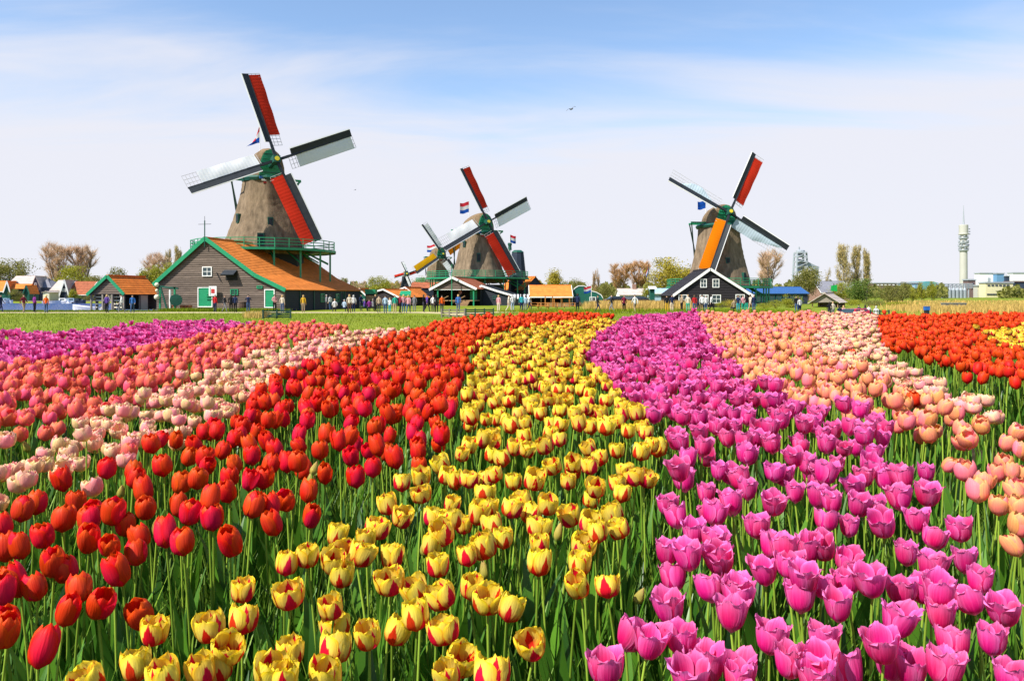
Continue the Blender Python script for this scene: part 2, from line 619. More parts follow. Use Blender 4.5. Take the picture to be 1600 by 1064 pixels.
VAR = {  # radius, height, profile (v, r), half petal angle, ruffle, petals
    "red": dict(r=.0250, h=.071, prof=[(0, .10), (.06, .55), (.17, .86), (.38, 1.0), (.64, 1.0), (.84, .90), (1, .60)], phi=66, ruf=.02, n=6, drop=.10),
    "coral": dict(r=.0240, h=.062, prof=[(0, .10), (.07, .52), (.20, .86), (.40, 1.0), (.62, 1.02), (.82, .90), (1, .62)], phi=64, ruf=.025, n=6, drop=.10),
    "peach": dict(r=.0250, h=.062, prof=[(0, .10), (.07, .52), (.20, .86), (.40, 1.0), (.62, 1.03), (.82, .94), (1, .70)], phi=64, ruf=.03, n=6, drop=.10),
    "cream": dict(r=.0262, h=.050, prof=[(0, .12), (.08, .58), (.24, .92), (.48, 1.02), (.70, 1.03), (.88, .98), (1, .86)], phi=52, ruf=.08, n=9, drop=.14),
    "flame": dict(r=.0262, h=.056, prof=[(0, .12), (.06, .60), (.18, .90), (.40, 1.0), (.64, 1.03), (.84, 1.0), (1, .92)], phi=62, ruf=.06, n=6, drop=.07),
    "bud": dict(r=.0125, h=.046, prof=[(0, .16), (.08, .62), (.24, .95), (.42, 1.0), (.65, .80), (.85, .48), (1, .20)], phi=66, ruf=.01, n=6, drop=.05),
    "magenta": dict(r=.0268, h=.064, prof=[(0, .10), (.07, .48), (.22, .82), (.45, .98), (.65, 1.04), (.84, 1.09), (1, 1.20)], phi=58, ruf=.04, n=6, drop=.12),
}


def petal_arrays(P, nu, nv, rg, outer, op):
    us = np.linspace(-1, 1, nu)
    vs = 1 - (1 - np.linspace(0, 1, nv)) ** 1.25
    U, Vv = np.meshgrid(us, vs)
    pv, pr = zip(*P["prof"])
    rr = np.interp(Vv, pv, pr)
    rr = rr + (Vv ** 2) * op * (0.55 if outer else 0.35)
    rr = rr * (1.0 if outer else 0.90)
    wid = (0.45 + 0.55 * np.clip(Vv / 0.35, 0, 1)) * np.sqrt(np.clip(1 - np.clip((Vv - 0.52) / 0.50, 0, 1) ** 2.3, 0.012, 1))
    ph = R(P["phi"]) * wid * U
    k = rg.normal(0, 1, 6)
    ruf = P["ruf"] * (np.sin(U * 5 + k[0] * 3) * np.clip(Vv - .35, 0, 1) * 1.5 + np.sin(Vv * 9 + U * 4 + k[1] * 3) * .35 * Vv)
    rad = rr * (1 + ruf - 0.05 * (U ** 2) * np.sin(np.pi * Vv) * (1 if outer else 0) + 0.04 * (1 - U ** 2) * np.sin(np.pi * Vv))
    z = Vv - P["drop"] * (U ** 2) * Vv ** 3 + P["ruf"] * 0.5 * np.sin(U * 6 + k[2] * 3) * Vv ** 4 + 0.05 * k[3] * Vv * .6
    x = P["r"] * rad * np.cos(ph)
    y = P["r"] * rad * np.sin(ph)
    z = z - 0.035 * np.abs(np.sin(U * 7 + k[4] * 4)) * Vv ** 8 * (P["ruf"] / .02) ** .5
    V = np.stack([x.ravel(), y.ravel(), (P["h"] * z).ravel()], 1)
    UV = np.stack([(U.ravel() + 1) / 2, Vv.ravel()], 1)
    i = (np.arange(nv - 1)[:, None] * nu + np.arange(nu - 1)[None, :]).ravel()
    F = np.stack([i, i + 1, i + 1 + nu, i + nu], 1)
    return V, F, UV


def rotz(V, a):
    c, s = math.cos(a), math.sin(a)
    return V @ np.array([[c, s, 0], [-s, c, 0], [0, 0, 1]])


def tube_arrays(pts, rad, n):
    mb = MB().tube(pts, rad, n, cap=False)
    return np.array(mb.v), np.array(mb.f)


def leaf_arrays(rg, L, Wd, nseg, a, lean, fold=0.5):
    """one tulip leaf: a folded lance-shaped blade that rises and then bends over"""
    pts, fs = [], []
    d0 = rg.uniform(.006, .014)
    th = 0.0
    r, z = d0, 0.0
    tw = rg.normal(0, .25)
    for i in range(nseg + 1):
        t = i / nseg
        wv = Wd * (math.sin(math.pi * (0.12 + 0.88 * t)) ** 0.8) * (1 - t ** 3) + .0008
        ang = lean * (0.25 + 1.1 * t ** 1.6)
        nx, nzv = math.cos(ang), -math.sin(ang)
        side = wv
        up = fold * wv * (1 - .6 * t)
        s = math.sin(tw * t)
        pts += [(r + nx * 0 - up * nx * -1 * 0 + s * side, -side, z + up * .6), (r, 0, z - up * .1), (r - s * side, side, z + up * .6)]
        r += math.sin(ang) * L / nseg
        z += math.cos(ang) * L / nseg
    for i in range(nseg):
        k = i * 3
        fs += [(k, k + 1, k + 4, k + 3), (k + 1, k + 2, k + 5, k + 4)]
    return rotz(np.array(pts), a), np.array(fs)


def tulip_proto(kind, seed, lod):
    """arrays of one plant in its own frame (root at the soil). lod 0 near, 1 middle, 2 far"""
    rg = np.random.default_rng(seed * 77 + sum(map(ord, kind)))
    P = VAR[kind]
    h = rg.uniform(.425, .455)
    bx, by = rg.normal(0, .022, 2)
    t = np.linspace(0, 1, (7, 5, 3)[lod])
    pts = [(bx * q ** 2.2, by * q ** 2.2, -.07 + (h + .07) * q) for q in t]
    stem = tube_arrays(pts, [.0033 - .0008 * q for q in t], (7, 5, 3)[lod])
    top = np.array(pts[-1])
    tilt = Matrix.Rotation(rg.uniform(0, .34) ** 1.0 + (.25 if seed % 4 == 3 else 0), 3, Vector((rg.normal(), rg.normal(), 0)).normalized())
    Tm = np.array(tilt)
    op = rg.uniform(-.08, .30) if kind != "magenta" else rg.uniform(-.25, .45)
    if kind == "bud":
        op = 0.0
    nu, nv = ((9, 10), (6, 7), (4, 5))[lod]
    petals = []
    fw, fh = rg.uniform(.88, 1.10), rg.uniform(.88, 1.12)
    n = P["n"]
    a0 = rg.uniform(0, 6.28)
    for k in range(n):
        outer = k % 2 == 0
        flop = rg.uniform(.5, .95) if kind not in ("bud", "cream") and outer and rg.random() < .07 else 0
        V, F, UV = petal_arrays(P, nu, nv, rg, outer, op + flop)
        V = V * (1 + rg.normal(0, .03)) * np.array([fw, fw, fh])
        V = rotz(V, a0 + 2 * math.pi * k / n + rg.normal(0, .05))
        V = V @ Tm.T + top - np.array([0, 0, .002])
        petals.append((V, F, UV))
    leaves = []
    for k in range((3, 3, 2)[lod]):
        Lf = leaf_arrays(rg, rg.uniform(.24, .37), rg.uniform(.013, .027), (8, 5, 3)[lod], rg.uniform(0, 6.28), rg.uniform(.12, .62))
        leaves.append(Lf)
    return dict(petals=petals, stem=stem, leaves=leaves, top=top, mid=h + P["h"] * .5, op=op)


def merged(proto):
    Vs, Fs, UVs, MI, o = [], [], [], [], 0
    for mi, parts in ((0, proto["petals"]), (1, [proto["stem"]]), (2, proto["leaves"])):
        for p in parts:
            V, F = p[0], p[1]
            Vs.append(V)
            Fs.append(F + o)
            UVs.append(p[2] if mi == 0 else np.zeros((len(V), 2)))
            MI.append(np.full(len(F), mi))
            o += len(V)
    return np.concatenate(Vs), np.concatenate(Fs), np.concatenate(UVs), np.concatenate(MI)


def bedpt(px, py):
    """where the flowers that show at (px, py) of the photo stand on the bed"""
    y = 0.52 / ((py - 460) / 1200 + 0.02)
    return ((px - 800) / 1200 * y, y)


def flower_z(y):
    return 1.23 + 0.02 * y - 0.034 * float(sstep(2.2, 7.0, y))


BANDS = [  # variety, name of the band, outline on the bed, spacing
    ("magenta", "far left magenta band", [(-700, 640), (-500, 575), (-260, 550), (-100, 532), (0, 521), (120, 516), (260, 500), (360, 501), (400, 504), (345, 514), (290, 526), (225, 541), (160, 548), (50, 562), (0, 571), (-130, 600), (-500, 680)], .096),
    ("coral", "left coral band", [(-500, 680), (-130, 600), (0, 571), (50, 562), (160, 548), (225, 541), (290, 526), (345, 514), (385, 503), (480, 502), (548, 508), (480, 526), (400, 545), (300, 582), (240, 602), (185, 628), (120, 662), (40, 680), (0, 676), (-200, 705), (-1000, 830), (-900, 760)], .098),
    ("cream", "left cream band", [(-1100, 900), (-200, 745), (0, 706), (40, 700), (110, 672), (180, 648), (240, 615), (330, 582), (400, 552), (450, 537), (520, 522), (570, 514), (620, 512), (640, 513), (600, 522), (530, 540), (480, 562), (410, 594), (380, 632), (300, 670), (240, 694), (180, 722), (100, 748), (0, 775), (-200, 830), (-1100, 990)], .084),
    ("red", "left red band", [(-1300, 1100), (-260, 860), (0, 782), (100, 752), (180, 726), (240, 698), (300, 674), (380, 636), (410, 598), (480, 566), (530, 544), (600, 526), (640, 514), (690, 499), (760, 492), (860, 488), (960, 490), (900, 498), (800, 507), (745, 524), (728, 560), (718, 600), (700, 650), (690, 700), (600, 740), (500, 752), (490, 800), (380, 850), (260, 870), (200, 915), (80, 1040), (-60, 1130), (-900, 1200)], .098),
    ("flame", "yellow band", [(30, 1130), (130, 1064), (200, 950), (320, 940), (360, 905), (430, 850), (530, 830), (590, 775), (650, 725), (690, 702), (722, 650), (733, 600), (732, 560), (750, 530), (810, 511), (880, 501), (950, 496), (958, 500), (925, 525), (912, 556), (950, 600), (1000, 640), (1030, 690), (1030, 750), (985, 800), (970, 920), (850, 1010), (850, 1130)], .100),
    ("magenta", "right magenta band", [(880, 1140), (915, 1030), (960, 985), (1035, 900), (1020, 850), (1050, 740), (1040, 690), (1010, 640), (945, 592), (915, 547), (935, 525), (962, 500), (1000, 492), (1085, 488), (1095, 500), (1110, 540), (1170, 594), (1250, 634), (1390, 655), (1400, 720), (1480, 765), (1510, 830), (1580, 940), (1800, 1100), (1700, 1200)], .094),
    ("peach", "right peach band", [(1092, 488), (1180, 486), (1270, 487), (1285, 500), (1265, 535), (1320, 570), (1400, 600), (1480, 632), (1550, 662), (1620, 690), (2200, 783), (3200, 1060), (1940, 1060), (1640, 880), (1590, 840), (1540, 770), (1490, 735), (1470, 695), (1400, 658), (1310, 640), (1250, 626), (1170, 590), (1115, 545), (1098, 505)], .098),
    ("cream", "right cream band", [(1272, 487), (1368, 489), (1370, 528), (1390, 556), (1440, 582), (1515, 617), (1590, 660), (2533, 783), (3800, 1060), (3380, 1060), (2267, 783), (1620, 685), (1550, 660), (1480, 630), (1400, 598), (1320, 568), (1268, 533), (1288, 500)], .092),
    ("red", "right red band", [(1376, 490), (1500, 489), (1600, 489), (2600, 489), (2600, 503), (1800, 504), (1600, 506), (1530, 514), (1545, 530), (1600, 545), (1800, 590), (3200, 783), (2800, 783), (1800, 660), (1640, 602), (1560, 584), (1500, 568), (1420, 544), (1380, 528)], .098),
    ("flame", "far right yellow band", [(1532, 514), (1600, 507), (2600, 505), (2600, 640), (1800, 585), (1600, 544), (1548, 529)], .096),
]
HAND = {  # the flowers nearest the camera, one by one: x, y, height of the flower in millimetres
    "red": [(-1119, 1749, 1264),(-1129, 1819, 1260),(-1068, 1616, 1269),(-992, 1694, 1259),(-1048, 1849, 1254),(-866, 1573, 1256),(-992, 1634, 1241),(-937, 1472, 1272),(-990, 1504, 1259),(-980, 1985, 1279),(-834, 1399, 1269),(-846, 1323, 1259),(-813, 1319, 1253),(-810, 1403, 1252),(-710, 1401, 1251),(-761, 1560, 1230),(-839, 1673, 1252),(-863, 1658, 1285),(-843, 1773, 1263),(-697, 1549, 1270),(-645, 1510, 1267),(-795, 1833, 1249),(-720, 1714, 1267),(-680, 1719, 1291),(-661, 1700, 1260),(-694, 1888, 1272),(-584, 1724, 1281),(-541, 1500, 1273),(-497, 1622, 1271),(-541, 1847, 1267),(-551, 1768, 1271),(-504, 1897, 1267),(-469, 1784, 1240),(-642, 1980, 1281),(-672, 1959, 1280),(-564, 2099, 1275),(-517, 2127, 1257),(-813, 1985, 1280),(-882, 2047, 1251),(-944, 2085, 1290),(-670, 2113, 1287),(-707, 1210, 1255),(-716, 1273, 1267),(-668, 1239, 1263),(-675, 1092, 1246),(-790, 1205, 1244),(-765, 1151, 1251),(-855, 1284, 1259),(-603, 1264, 1237),(-805, 1548, 1255),(-916, 1668, 1267),(-777, 1620, 1246),(-931, 1721, 1277),(-907, 1902, 1266),(-758, 2070, 1262)],
    "flame": [(-416, 1407, 1258),(-380, 1428, 1267),(-457, 1302, 1251),(-361, 1254, 1263),(-523, 1122, 1261),(-437, 1122, 1267),(-426, 1212, 1236),(-402, 1079, 1259),(-403, 1065, 1235),(-510, 1049, 1246),(-449, 1001, 1254),(-556, 1021, 1241),(-414, 1032, 1247),(-311, 1080, 1250),(-317, 995, 1269),(-307, 1010, 1249),(-243, 2061, 1259),(-221, 1890, 1261),(-184, 2088, 1258),(-148, 2061, 1251),(-116, 2024, 1265),(-79, 2075, 1244),(-43, 1973, 1290),(5, 1969, 1273),(50, 1868, 1302),(148, 2025, 1259),(-285, 1784, 1264),(-259, 1770, 1242),(-170, 1669, 1268),(-124, 1574, 1290),(-106, 1691, 1246),(-135, 1525, 1279),(-76, 1651, 1281),(-52, 1747, 1267),(-68, 1907, 1259),(-7, 1724, 1272),(32, 1822, 1264),(78, 1698, 1290),(38, 1779, 1242),(54, 1612, 1263),(-360, 1561, 1260),(-290, 1633, 1255),(-294, 1551, 1259),(-325, 1480, 1257),(-327, 1393, 1271),(-294, 1457, 1261),(-305, 1374, 1251),(-232, 1474, 1245),(-209, 1326, 1258),(-162, 1511, 1259),(-136, 1415, 1254),(-82, 1472, 1252),(-49, 1510, 1257),(-17, 1539, 1264),(-37, 1600, 1269),(57, 1559, 1246),(48, 1424, 1254),(-285, 1228, 1254),(-287, 1261, 1207),(-156, 1320, 1244),(-111, 1297, 1244),(-72, 1317, 1254),(-143, 1158, 1267),(-183, 1171, 1238),(-210, 1131, 1254),(-99, 1142, 1252),(-76, 1091, 1238),(-85, 1047, 1237),(-40, 1264, 1252),(-9, 1217, 1254),(33, 1169, 1224),(-254, 1096, 1244),(-292, 981, 1264),(-249, 1034, 1240),(-28, 1010, 1248),(122, 2150, 1273),(179, 2212, 1265),(-190, 2186, 1270),(125, 1385, 1230),(164, 1312, 1253),(124, 1420, 1255),(143, 1556, 1245),(177, 1560, 1269),(236, 1749, 1251),(232, 1608, 1263),(142, 1757, 1249),(159, 1614, 1274),(273, 1985, 1264),(202, 1851, 1289),(325, 2011, 1276),(347, 2025, 1270),(269, 1901, 1261)],
    "magenta": [(472, 2087, 1244),(616, 2146, 1247),(546, 2026, 1289),(466, 1839, 1277),(462, 1775, 1248),(369, 1700, 1258),(495, 1724, 1283),(379, 1598, 1255),(388, 1476, 1275),(291, 1441, 1271),(323, 1394, 1275),(387, 1421, 1262),(300, 1417, 1227),(343, 1314, 1251),(372, 1267, 1257),(269, 1296, 1221),(334, 1171, 1260),(246, 1112, 1254),(191, 1096, 1256),(168, 1136, 1247),(126, 1024, 1255),(265, 1079, 1231),(234, 998, 1254),(300, 1021, 1243),(589, 2058, 1268),(571, 1861, 1279),(692, 2025, 1284),(691, 1874, 1268),(569, 1673, 1295),(449, 1711, 1264),(511, 1777, 1264),(405, 1552, 1259),(385, 1423, 1260),(378, 1283, 1251),(515, 1609, 1267),(516, 1524, 1252),(501, 1411, 1281),(463, 1399, 1245),(497, 1368, 1270),(379, 1131, 1246),(375, 1040, 1257),(443, 1092, 1258),(413, 1022, 1261),(489, 1300, 1237),(494, 1303, 1271),(659, 1613, 1279),(716, 1634, 1260),(580, 1497, 1256),(613, 1500, 1259),(609, 1405, 1271),(511, 1202, 1263),(591, 1355, 1245),(603, 1287, 1270),(543, 1327, 1248),(666, 1313, 1246),(585, 1175, 1252),(771, 1716, 1281),(874, 1846, 1241),(926, 1830, 1265),(800, 1647, 1260),(995, 1840, 1272),(1093, 2027, 1284),(915, 2000, 1274),(971, 1993, 1267),(1001, 1959, 1281),(874, 1657, 1262),(878, 1606, 1246),(761, 1481, 1254),(756, 1387, 1259),(861, 1461, 1245),(956, 1636, 1250),(775, 1285, 1243),(796, 1309, 1267),(680, 1226, 1280),(712, 1316, 1245),(665, 1191, 1253),(630, 1093, 1257),(704, 1128, 1246),(764, 1193, 1260),(566, 1011, 1259),(539, 1094, 1227),(506, 1046, 1273),(546, 1051, 1239),(456, 1039, 1237),(316, 1059, 1227),(660, 1013, 1247),(269, 1053, 1244),(392, 977, 1262),(781, 1974, 1269),(789, 1942, 1298),(742, 1779, 1273),(732, 1840, 1267)],
    "peach": [(1225, 2073, 1273),(1207, 1968, 1276),(1351, 2132, 1257),(1096, 1807, 1288),(1128, 1780, 1264),(1354, 2079, 1277),(1072, 1626, 1262),(1165, 1760, 1264),(1249, 1918, 1241),(1219, 1842, 1282),(1035, 1564, 1243),(1275, 2266, 1256)],
}


def in_poly(x, y, poly):
    c = False
    j = len(poly) - 1
    for i in range(len(poly)):
        xi, yi = poly[i]
        xj, yj = poly[j]
        if (yi > y) != (yj > y) and x < (xj - xi) * (y - yi) / (yj - yi) + xi:
            c = not c
        j = i
    return c


rnd = random.Random(11)
cells = {}


def free(x, y, r):
    ci, cj = int(math.floor(x / .1)), int(math.floor(y / .1))
    for i in (-1, 0, 1):
        for j in (-1, 0, 1):
            for (a, b) in cells.get((ci + i, cj + j), ()):
                if (a - x) ** 2 + (b - y) ** 2 < r * r:
                    return False
    return True


def take(x, y):
    cells.setdefault((int(math.floor(x / .1)), int(math.floor(y / .1))), []).append((x, y))


BANDW = [(k, nm, [bedpt(*p) for p in poly], sp) for k, nm, poly, sp in BANDS]
MAIN = {"red": "left red band", "flame": "yellow band", "magenta": "right magenta band", "peach": "right peach band"}
plants = []   # kind, band, x, y, z of the flower, in view
for k, lst in HAND.items():
    for (x, y, z) in lst:
        plants.append((k, MAIN[k], x / 1000, y / 1000, z / 1000, True))
        take(x / 1000, y / 1000)
for k, nm, poly, sp in BANDW:
    x0, x1 = min(p[0] for p in poly), max(p[0] for p in poly)
    y0, y1 = min(p[1] for p in poly), max(p[1] for p in poly)
    for _ in range(int((x1 - x0) * (y1 - y0) / (sp * sp) * 5.6)):
        x, y = rnd.uniform(x0, x1), rnd.uniform(y0, y1)
        if not in_poly(x, y, poly) or not free(x, y, sp * (1.0 if y < 1.8 else .79)):
            continue
        z = flower_z(y) + rnd.gauss(0, .022)
        px, py = 800 + 1200 * x / y, 460 + 1200 * (EYE - z) / y
        seen = -25 < px < 1625 and py < 1090
        if -25 < px < 1625 and 752 < py < 860 and k != "cream" and rnd.random() < .42:
            pass
        elif -25 < px < 1625 and py > 752 and k != "cream" and not (k == "red" and px < 330 and py < 800 and rnd.random() < .5):
            if py < 1085 or y < .8:
                continue
        take(x, y)
        plants.append((k, nm, x, y, z, seen))
# a few strays among their neighbours, as in any bed
STRAY = {}
for k, px, py, t in (("magenta", 1218, 620, "lone magenta tulip beside the peach tulips at the right magenta band's edge"),
                     ("red", 1430, 620, "lone red tulip standing among the pale peach tulips"), ("red", 1335, 545, "lone red tulip standing between the peach and the cream tulips"),
                     ("coral", 200, 705, "lone coral tulip among the left cream tulips")):
    x, y = bedpt(px, py)
    STRAY[(k, round(x, 3))] = t
    plants.append((k, "strays", x, y, flower_z(y), True))

for _ in range(42):   # buds that have not opened yet
    k, nm, x, y, z, sn = rnd.choice([p for p in plants if p[5] and p[3] < 5 and p[1] != 'strays'])
    if y < 2.2 or rnd.random() < .6:
        plants.append(("bud", nm, x + rnd.uniform(-.06, .06), y + rnd.uniform(-.05, .05), z - rnd.uniform(.03, .10), True))
NPROTO = 9
TULIP = {"red": "red", "coral": "coral pink", "peach": "pale peach", "cream": "cream pink", "flame": "flamed yellow", "magenta": "magenta", "bud": "green yellow"}
TNAME = {"red": "red_tulip", "coral": "coral_tulip", "peach": "peach_tulip", "cream": "cream_tulip", "flame": "flamed_tulip", "magenta": "magenta_tulip", "bud": "tulip_bud"}
ORD = "leftmost,second,third,fourth,fifth,sixth,seventh,eighth,ninth,tenth,eleventh,twelfth,thirteenth,fourteenth,fifteenth,sixteenth,seventeenth,eighteenth,nineteenth,twentieth".split(",")
NEAR_Y = 1.85
for kind in TULIP:
    mats = [PETAL[kind], STEM, LEAF]
    mine = [p for p in plants if p[0] == kind]
    seen = sorted((p for p in mine if p[5]), key=lambda p: p[3])
    single = seen[:300]
    rest = seen[300:] + [p for p in mine if not p[5]]
    protos = [[tulip_proto(kind, s, lod) for s in range(NPROTO)] for lod in (0, 1, 2)]
    # meshes shared by all copies
    near_sets, mid_sets = [], []
    for pr in protos[0]:
        st = [("petal", np_mesh("petal", V, F, mats[0], True, uv=UV)) for V, F, UV in pr["petals"]]
        st.append(("stem", np_mesh("stem", pr["stem"][0], pr["stem"][1], STEM, True)))
        st += [("leaf", np_mesh("leaf", V, F, LEAF, True)) for V, F in pr["leaves"]]
        near_sets.append(st)
    for pr in protos[1]:
        V, F, UV, MI = merged(pr)
        mid_sets.append(np_mesh(TNAME[kind], V, F, mats, True, mi=MI, uv=UV))
    close = sorted(single[:20 if kind != "bud" else 0], key=lambda p: p[2] / p[3])
    proto_root = {}
    mates = {}
    for p in single:
        _, band, x, y, z, _s = p
        s = rnd.randrange(NPROTO)
        near = y < NEAR_Y
        pr = protos[0 if near else 1][s]
        sc = rnd.uniform(.92, 1.08) * (0.65 + 0.125 * min(y, 3.5))
        a = rnd.uniform(0, 6.283)
        tx, ty = pr["top"][0] * sc, pr["top"][1] * sc
        rx, ry = tx * math.cos(a) - ty * math.sin(a), tx * math.sin(a) + ty * math.cos(a)
        loc = (x - rx, y - ry, z - pr["mid"] * sc)
        if p in close:
            i = close.index(p)
            pos = "leftmost" if i == 0 else "rightmost" if i == len(close) - 1 else ORD[i] + " from the left"
            lab = f"{pos} of the twenty {TULIP[kind]} tulips nearest the camera"
            grp = f"{TULIP[kind]} tulips"
        elif band == "strays":
            lab, grp = STRAY[(kind, round(x, 3))], f"{TULIP[kind]} tulips"
        else:
            bx = [q[2] for q in single if q[1] == band and abs(q[3] - y) < .25]
            t = (x - min(bx)) / max(1e-6, max(bx) - min(bx))
            side = "left" if t < .33 else "right" if t > .67 else "middle"
            dep = "front" if y < 1.7 else "near end" if y < 2.3 else "centre" if y < 3.2 else "far half" if y < 4.2 else "far end" if y < 5.4 else "farthest part"
            dz = z - flower_z(y)
            tall = "tall " if dz > .014 else "low " if dz < -.014 else ""
            if kind == "bud":
                tall = ""
            form = "young" if kind == "bud" else "open" if pr["op"] > (.10 if kind == "magenta" else .08) else "closed"
            lab = f"{tall}{form} {TULIP[kind]} tulip{' bud' if kind == 'bud' else ''}, {side} of {band}'s {dep}"
            grp = f"{tall}{form} {TULIP[kind]} tulips, {side} of {band}'s {dep}"
        if near:
            if s not in proto_root:
                root = D.objects.new(TNAME[kind], None)
                root.empty_display_size = .1
                COL.objects.link(root)
                proto_root[s] = (root, [link(nm, me, root) for nm, me in near_sets[s]])
            else:
                src, parts = proto_root[s]
                root = src.copy()
                COL.objects.link(root)
                for c0 in parts:
                    c1 = c0.copy()
                    c1.parent = root
                    COL.objects.link(c1)
        else:
            root = D.objects.new(TNAME[kind], mid_sets[s])
            COL.objects.link(root)
        root.location = loc
        root.rotation_euler = (0, 0, a)
        root.scale = (sc, sc, sc)
        tag(root, lab, "tulip", grp)
        mates.setdefault(lab, []).append((x / y, root))
    for lab, ms in mates.items():      # plants of one stretch are told apart by their order across the picture
        if 1 < len(ms) <= 20:
            for i, (_, root) in enumerate(sorted(ms, key=lambda q: q[0])):
                root["label"] = lab + (", leftmost" if i == 0 else ", rightmost" if i == len(ms) - 1 else f", {ORD[i]} from left")
    if not rest:
        continue
    # the rest of this kind, further away: one mass of real plants
    pa = [merged(p) for p in protos[2]]
    pm1 = [merged(p) for p in protos[1]]
    Vs, Fs, UVs, MIs, o = [], [], [], [], 0
    for (_, band, x, y, z, _s) in rest:
        s = rnd.randrange(NPROTO)
        lod = 1 if 1.0 < y < 4.2 else 2
        V, F, UV, MI = (pm1 if lod == 1 else pa)[s]
        pr = protos[lod][s]
        sc = rnd.uniform(.92, 1.08) * (0.65 + 0.125 * min(y, 3.5))
        W = rotz(V * sc, rnd.uniform(0, 6.283)) + np.array([x, y, z - pr["mid"] * sc])
        Vs.append(W)
        Fs.append(F + o)
        UVs.append(UV)
        MIs.append(MI)
        o += len(V)
    me = np_mesh(TNAME[kind] + "_mass", np.concatenate(Vs), np.concatenate(Fs), mats, True, mi=np.concatenate(MIs), uv=np.concatenate(UVs))
    link(TNAME[kind] + "_mass", me, None, kind="stuff", label=f"many more {TULIP[kind]} tulips filling the far stretch of their bands", cat="tulips")
print("tulips", len(plants))

# leaves and grass blades that close the bed between the stems
rg = np.random.default_rng(5)


def blades(name, mat, xy, L, Wd, nseg, lean, zf, label, cat, kind="stuff"):
    n = len(xy)
    protos = [leaf_arrays(rg, 1.0, 1.0, nseg, 0, 1, .3) for _ in range(1)]
    Vs = []
    fs = protos[0][1]
    t = np.repeat(np.linspace(0, 1, nseg + 1), 3)
    sd = np.tile([-1, 0, 1], nseg + 1)
    Lr = rg.uniform(L[0], L[1], n)[:, None]
    Wr = rg.uniform(Wd[0], Wd[1], n)[:, None]
    le = rg.uniform(lean[0], lean[1], n)[:, None]
    tt = np.linspace(0, 1, nseg + 1)
    ang = le * (0.25 + 1.1 * tt[None, :] ** 1.6)
    rr = np.concatenate([np.zeros((n, 1)), np.cumsum(np.sin(ang[:, :-1]) * Lr / nseg, 1)], 1)
    zc = np.concatenate([np.zeros((n, 1)), np.cumsum(np.cos(ang[:, :-1]) * Lr / nseg, 1)], 1)
    wv = Wr * np.sin(np.pi * (0.15 + 0.85 * tt))[None, :] ** .7 + .0004
    az = rg.uniform(0, 6.283, n)[:, None, None]
    loc_r = np.repeat(rr, 3, 1)
    loc_s = np.repeat(wv, 3, 1) * sd[None, :]
    loc_z = np.repeat(zc, 3, 1) + np.repeat(wv, 3, 1) * np.abs(sd)[None, :] * .35
    ca, sa = np.cos(az[:, :, 0]), np.sin(az[:, :, 0])
    X = xy[:, 0:1] + loc_r * ca - loc_s * sa
    Y = xy[:, 1:2] + loc_r * sa + loc_s * ca
    Z = zf(xy[:, 0], xy[:, 1])[:, None] + loc_z - .02
    V = np.stack([X, Y, Z], 2).reshape(-1, 3)
    F = (fs[None, :, :] + (np.arange(n) * 3 * (nseg + 1))[:, None, None]).reshape(-1, 4)
    return link(name, np_mesh(name, V, F, mat, True), None, kind=kind, label=label, cat=cat)


pool = []
for k, nm, poly, sp in BANDW:
    x0, x1 = min(p[0] for p in poly), max(p[0] for p in poly)
    y0, y1 = min(p[1] for p in poly), max(p[1] for p in poly)
    for _ in range(int((x1 - x0) * (y1 - y0) * 170)):
        x, y = rnd.uniform(x0, x1), rnd.uniform(y0, y1)
        if (y < 2.6 or rnd.random() < .5) and in_poly(x, y, poly):
            pool.append((x + rnd.gauss(0, .05), y + rnd.gauss(0, .05)))
pool = np.array([p for p in pool if p[1] > .45])
blades("tulip_foliage", LEAF, pool, (.16, .36), (.007, .023), 4, (.1, .8), lambda x, y: bank_z(x, y), "dense green tulip leaves crowding the soil between the stems", "foliage")
GB = leafm("bed_grass_green", (0.06, 0.16, 0.012), (0.20, 0.32, 0.03), trans=0.3, rough=0.5, spec=0.4)
yy = np.sqrt(rg.uniform(.5 ** 2, 9.5 ** 2, 16000))
xy = np.stack([rg.uniform(-.8, .8, 16000) * yy, yy], 1)
near = np.sqrt(rg.uniform(.5 ** 2, 3.0 ** 2, 22000))
xy = np.concatenate([xy, np.stack([rg.uniform(-.8, .8, 22000) * near, near], 1)])
blades("bed_grass", GB, xy, (.10, .34), (.0012, .0032), 3, (.1, 1.0), lambda x, y: bank_z(x, y), "thin grass blades and weeds among the tulip stems", "grass")
# ------------------------------------------------------------------ windmills
THATCH = pm("thatch_reed", (0.185, 0.135, 0.088), 0.95, 0.50, 2.2, (1, 1, .20), bump=1.0, bscale=16, spec=0.1)
THATCH2 = pm("thatch_cap", (0.18, 0.125, 0.075), 0.95, 0.42, 1.8, (1, 1, .5), bump=0.6, bscale=14, spec=0.1)
GREEN = pm("paint_green", (0.012, 0.235, 0.105), 0.45, 0.16, 2.0, spec=0.4)
DGREEN = pm("paint_dark_green", (0.008, 0.075, 0.05), 0.5, 0.2, 2.0, spec=0.4)
TAR = pm("tarred_boards", (0.017, 0.022, 0.03), 0.7, 0.35, 2.5, (1, 1, 4), bump=0.3, bscale=10)
STOCKM = pm("sail_stock_black", (0.018, 0.022, 0.028), 0.6, 0.3, 2.0)
WHITE = pm("paint_white", (0.80, 0.79, 0.76), 0.5, 0.05, 2.0)
IRON = pm("dark_iron", (0.03, 0.032, 0.035), 0.5, 0.2, 3.0, metal=0.3)
GOLD = pm("paint_yellow", (0.62, 0.50, 0.03), 0.45, 0.1, 3.0)
ROSE = pm("paint_red", (0.42, 0.03, 0.03), 0.5, 0.1, 3.0)
BLUEP = pm("paint_blue", (0.02, 0.11, 0.40), 0.5, 0.15, 3.0)
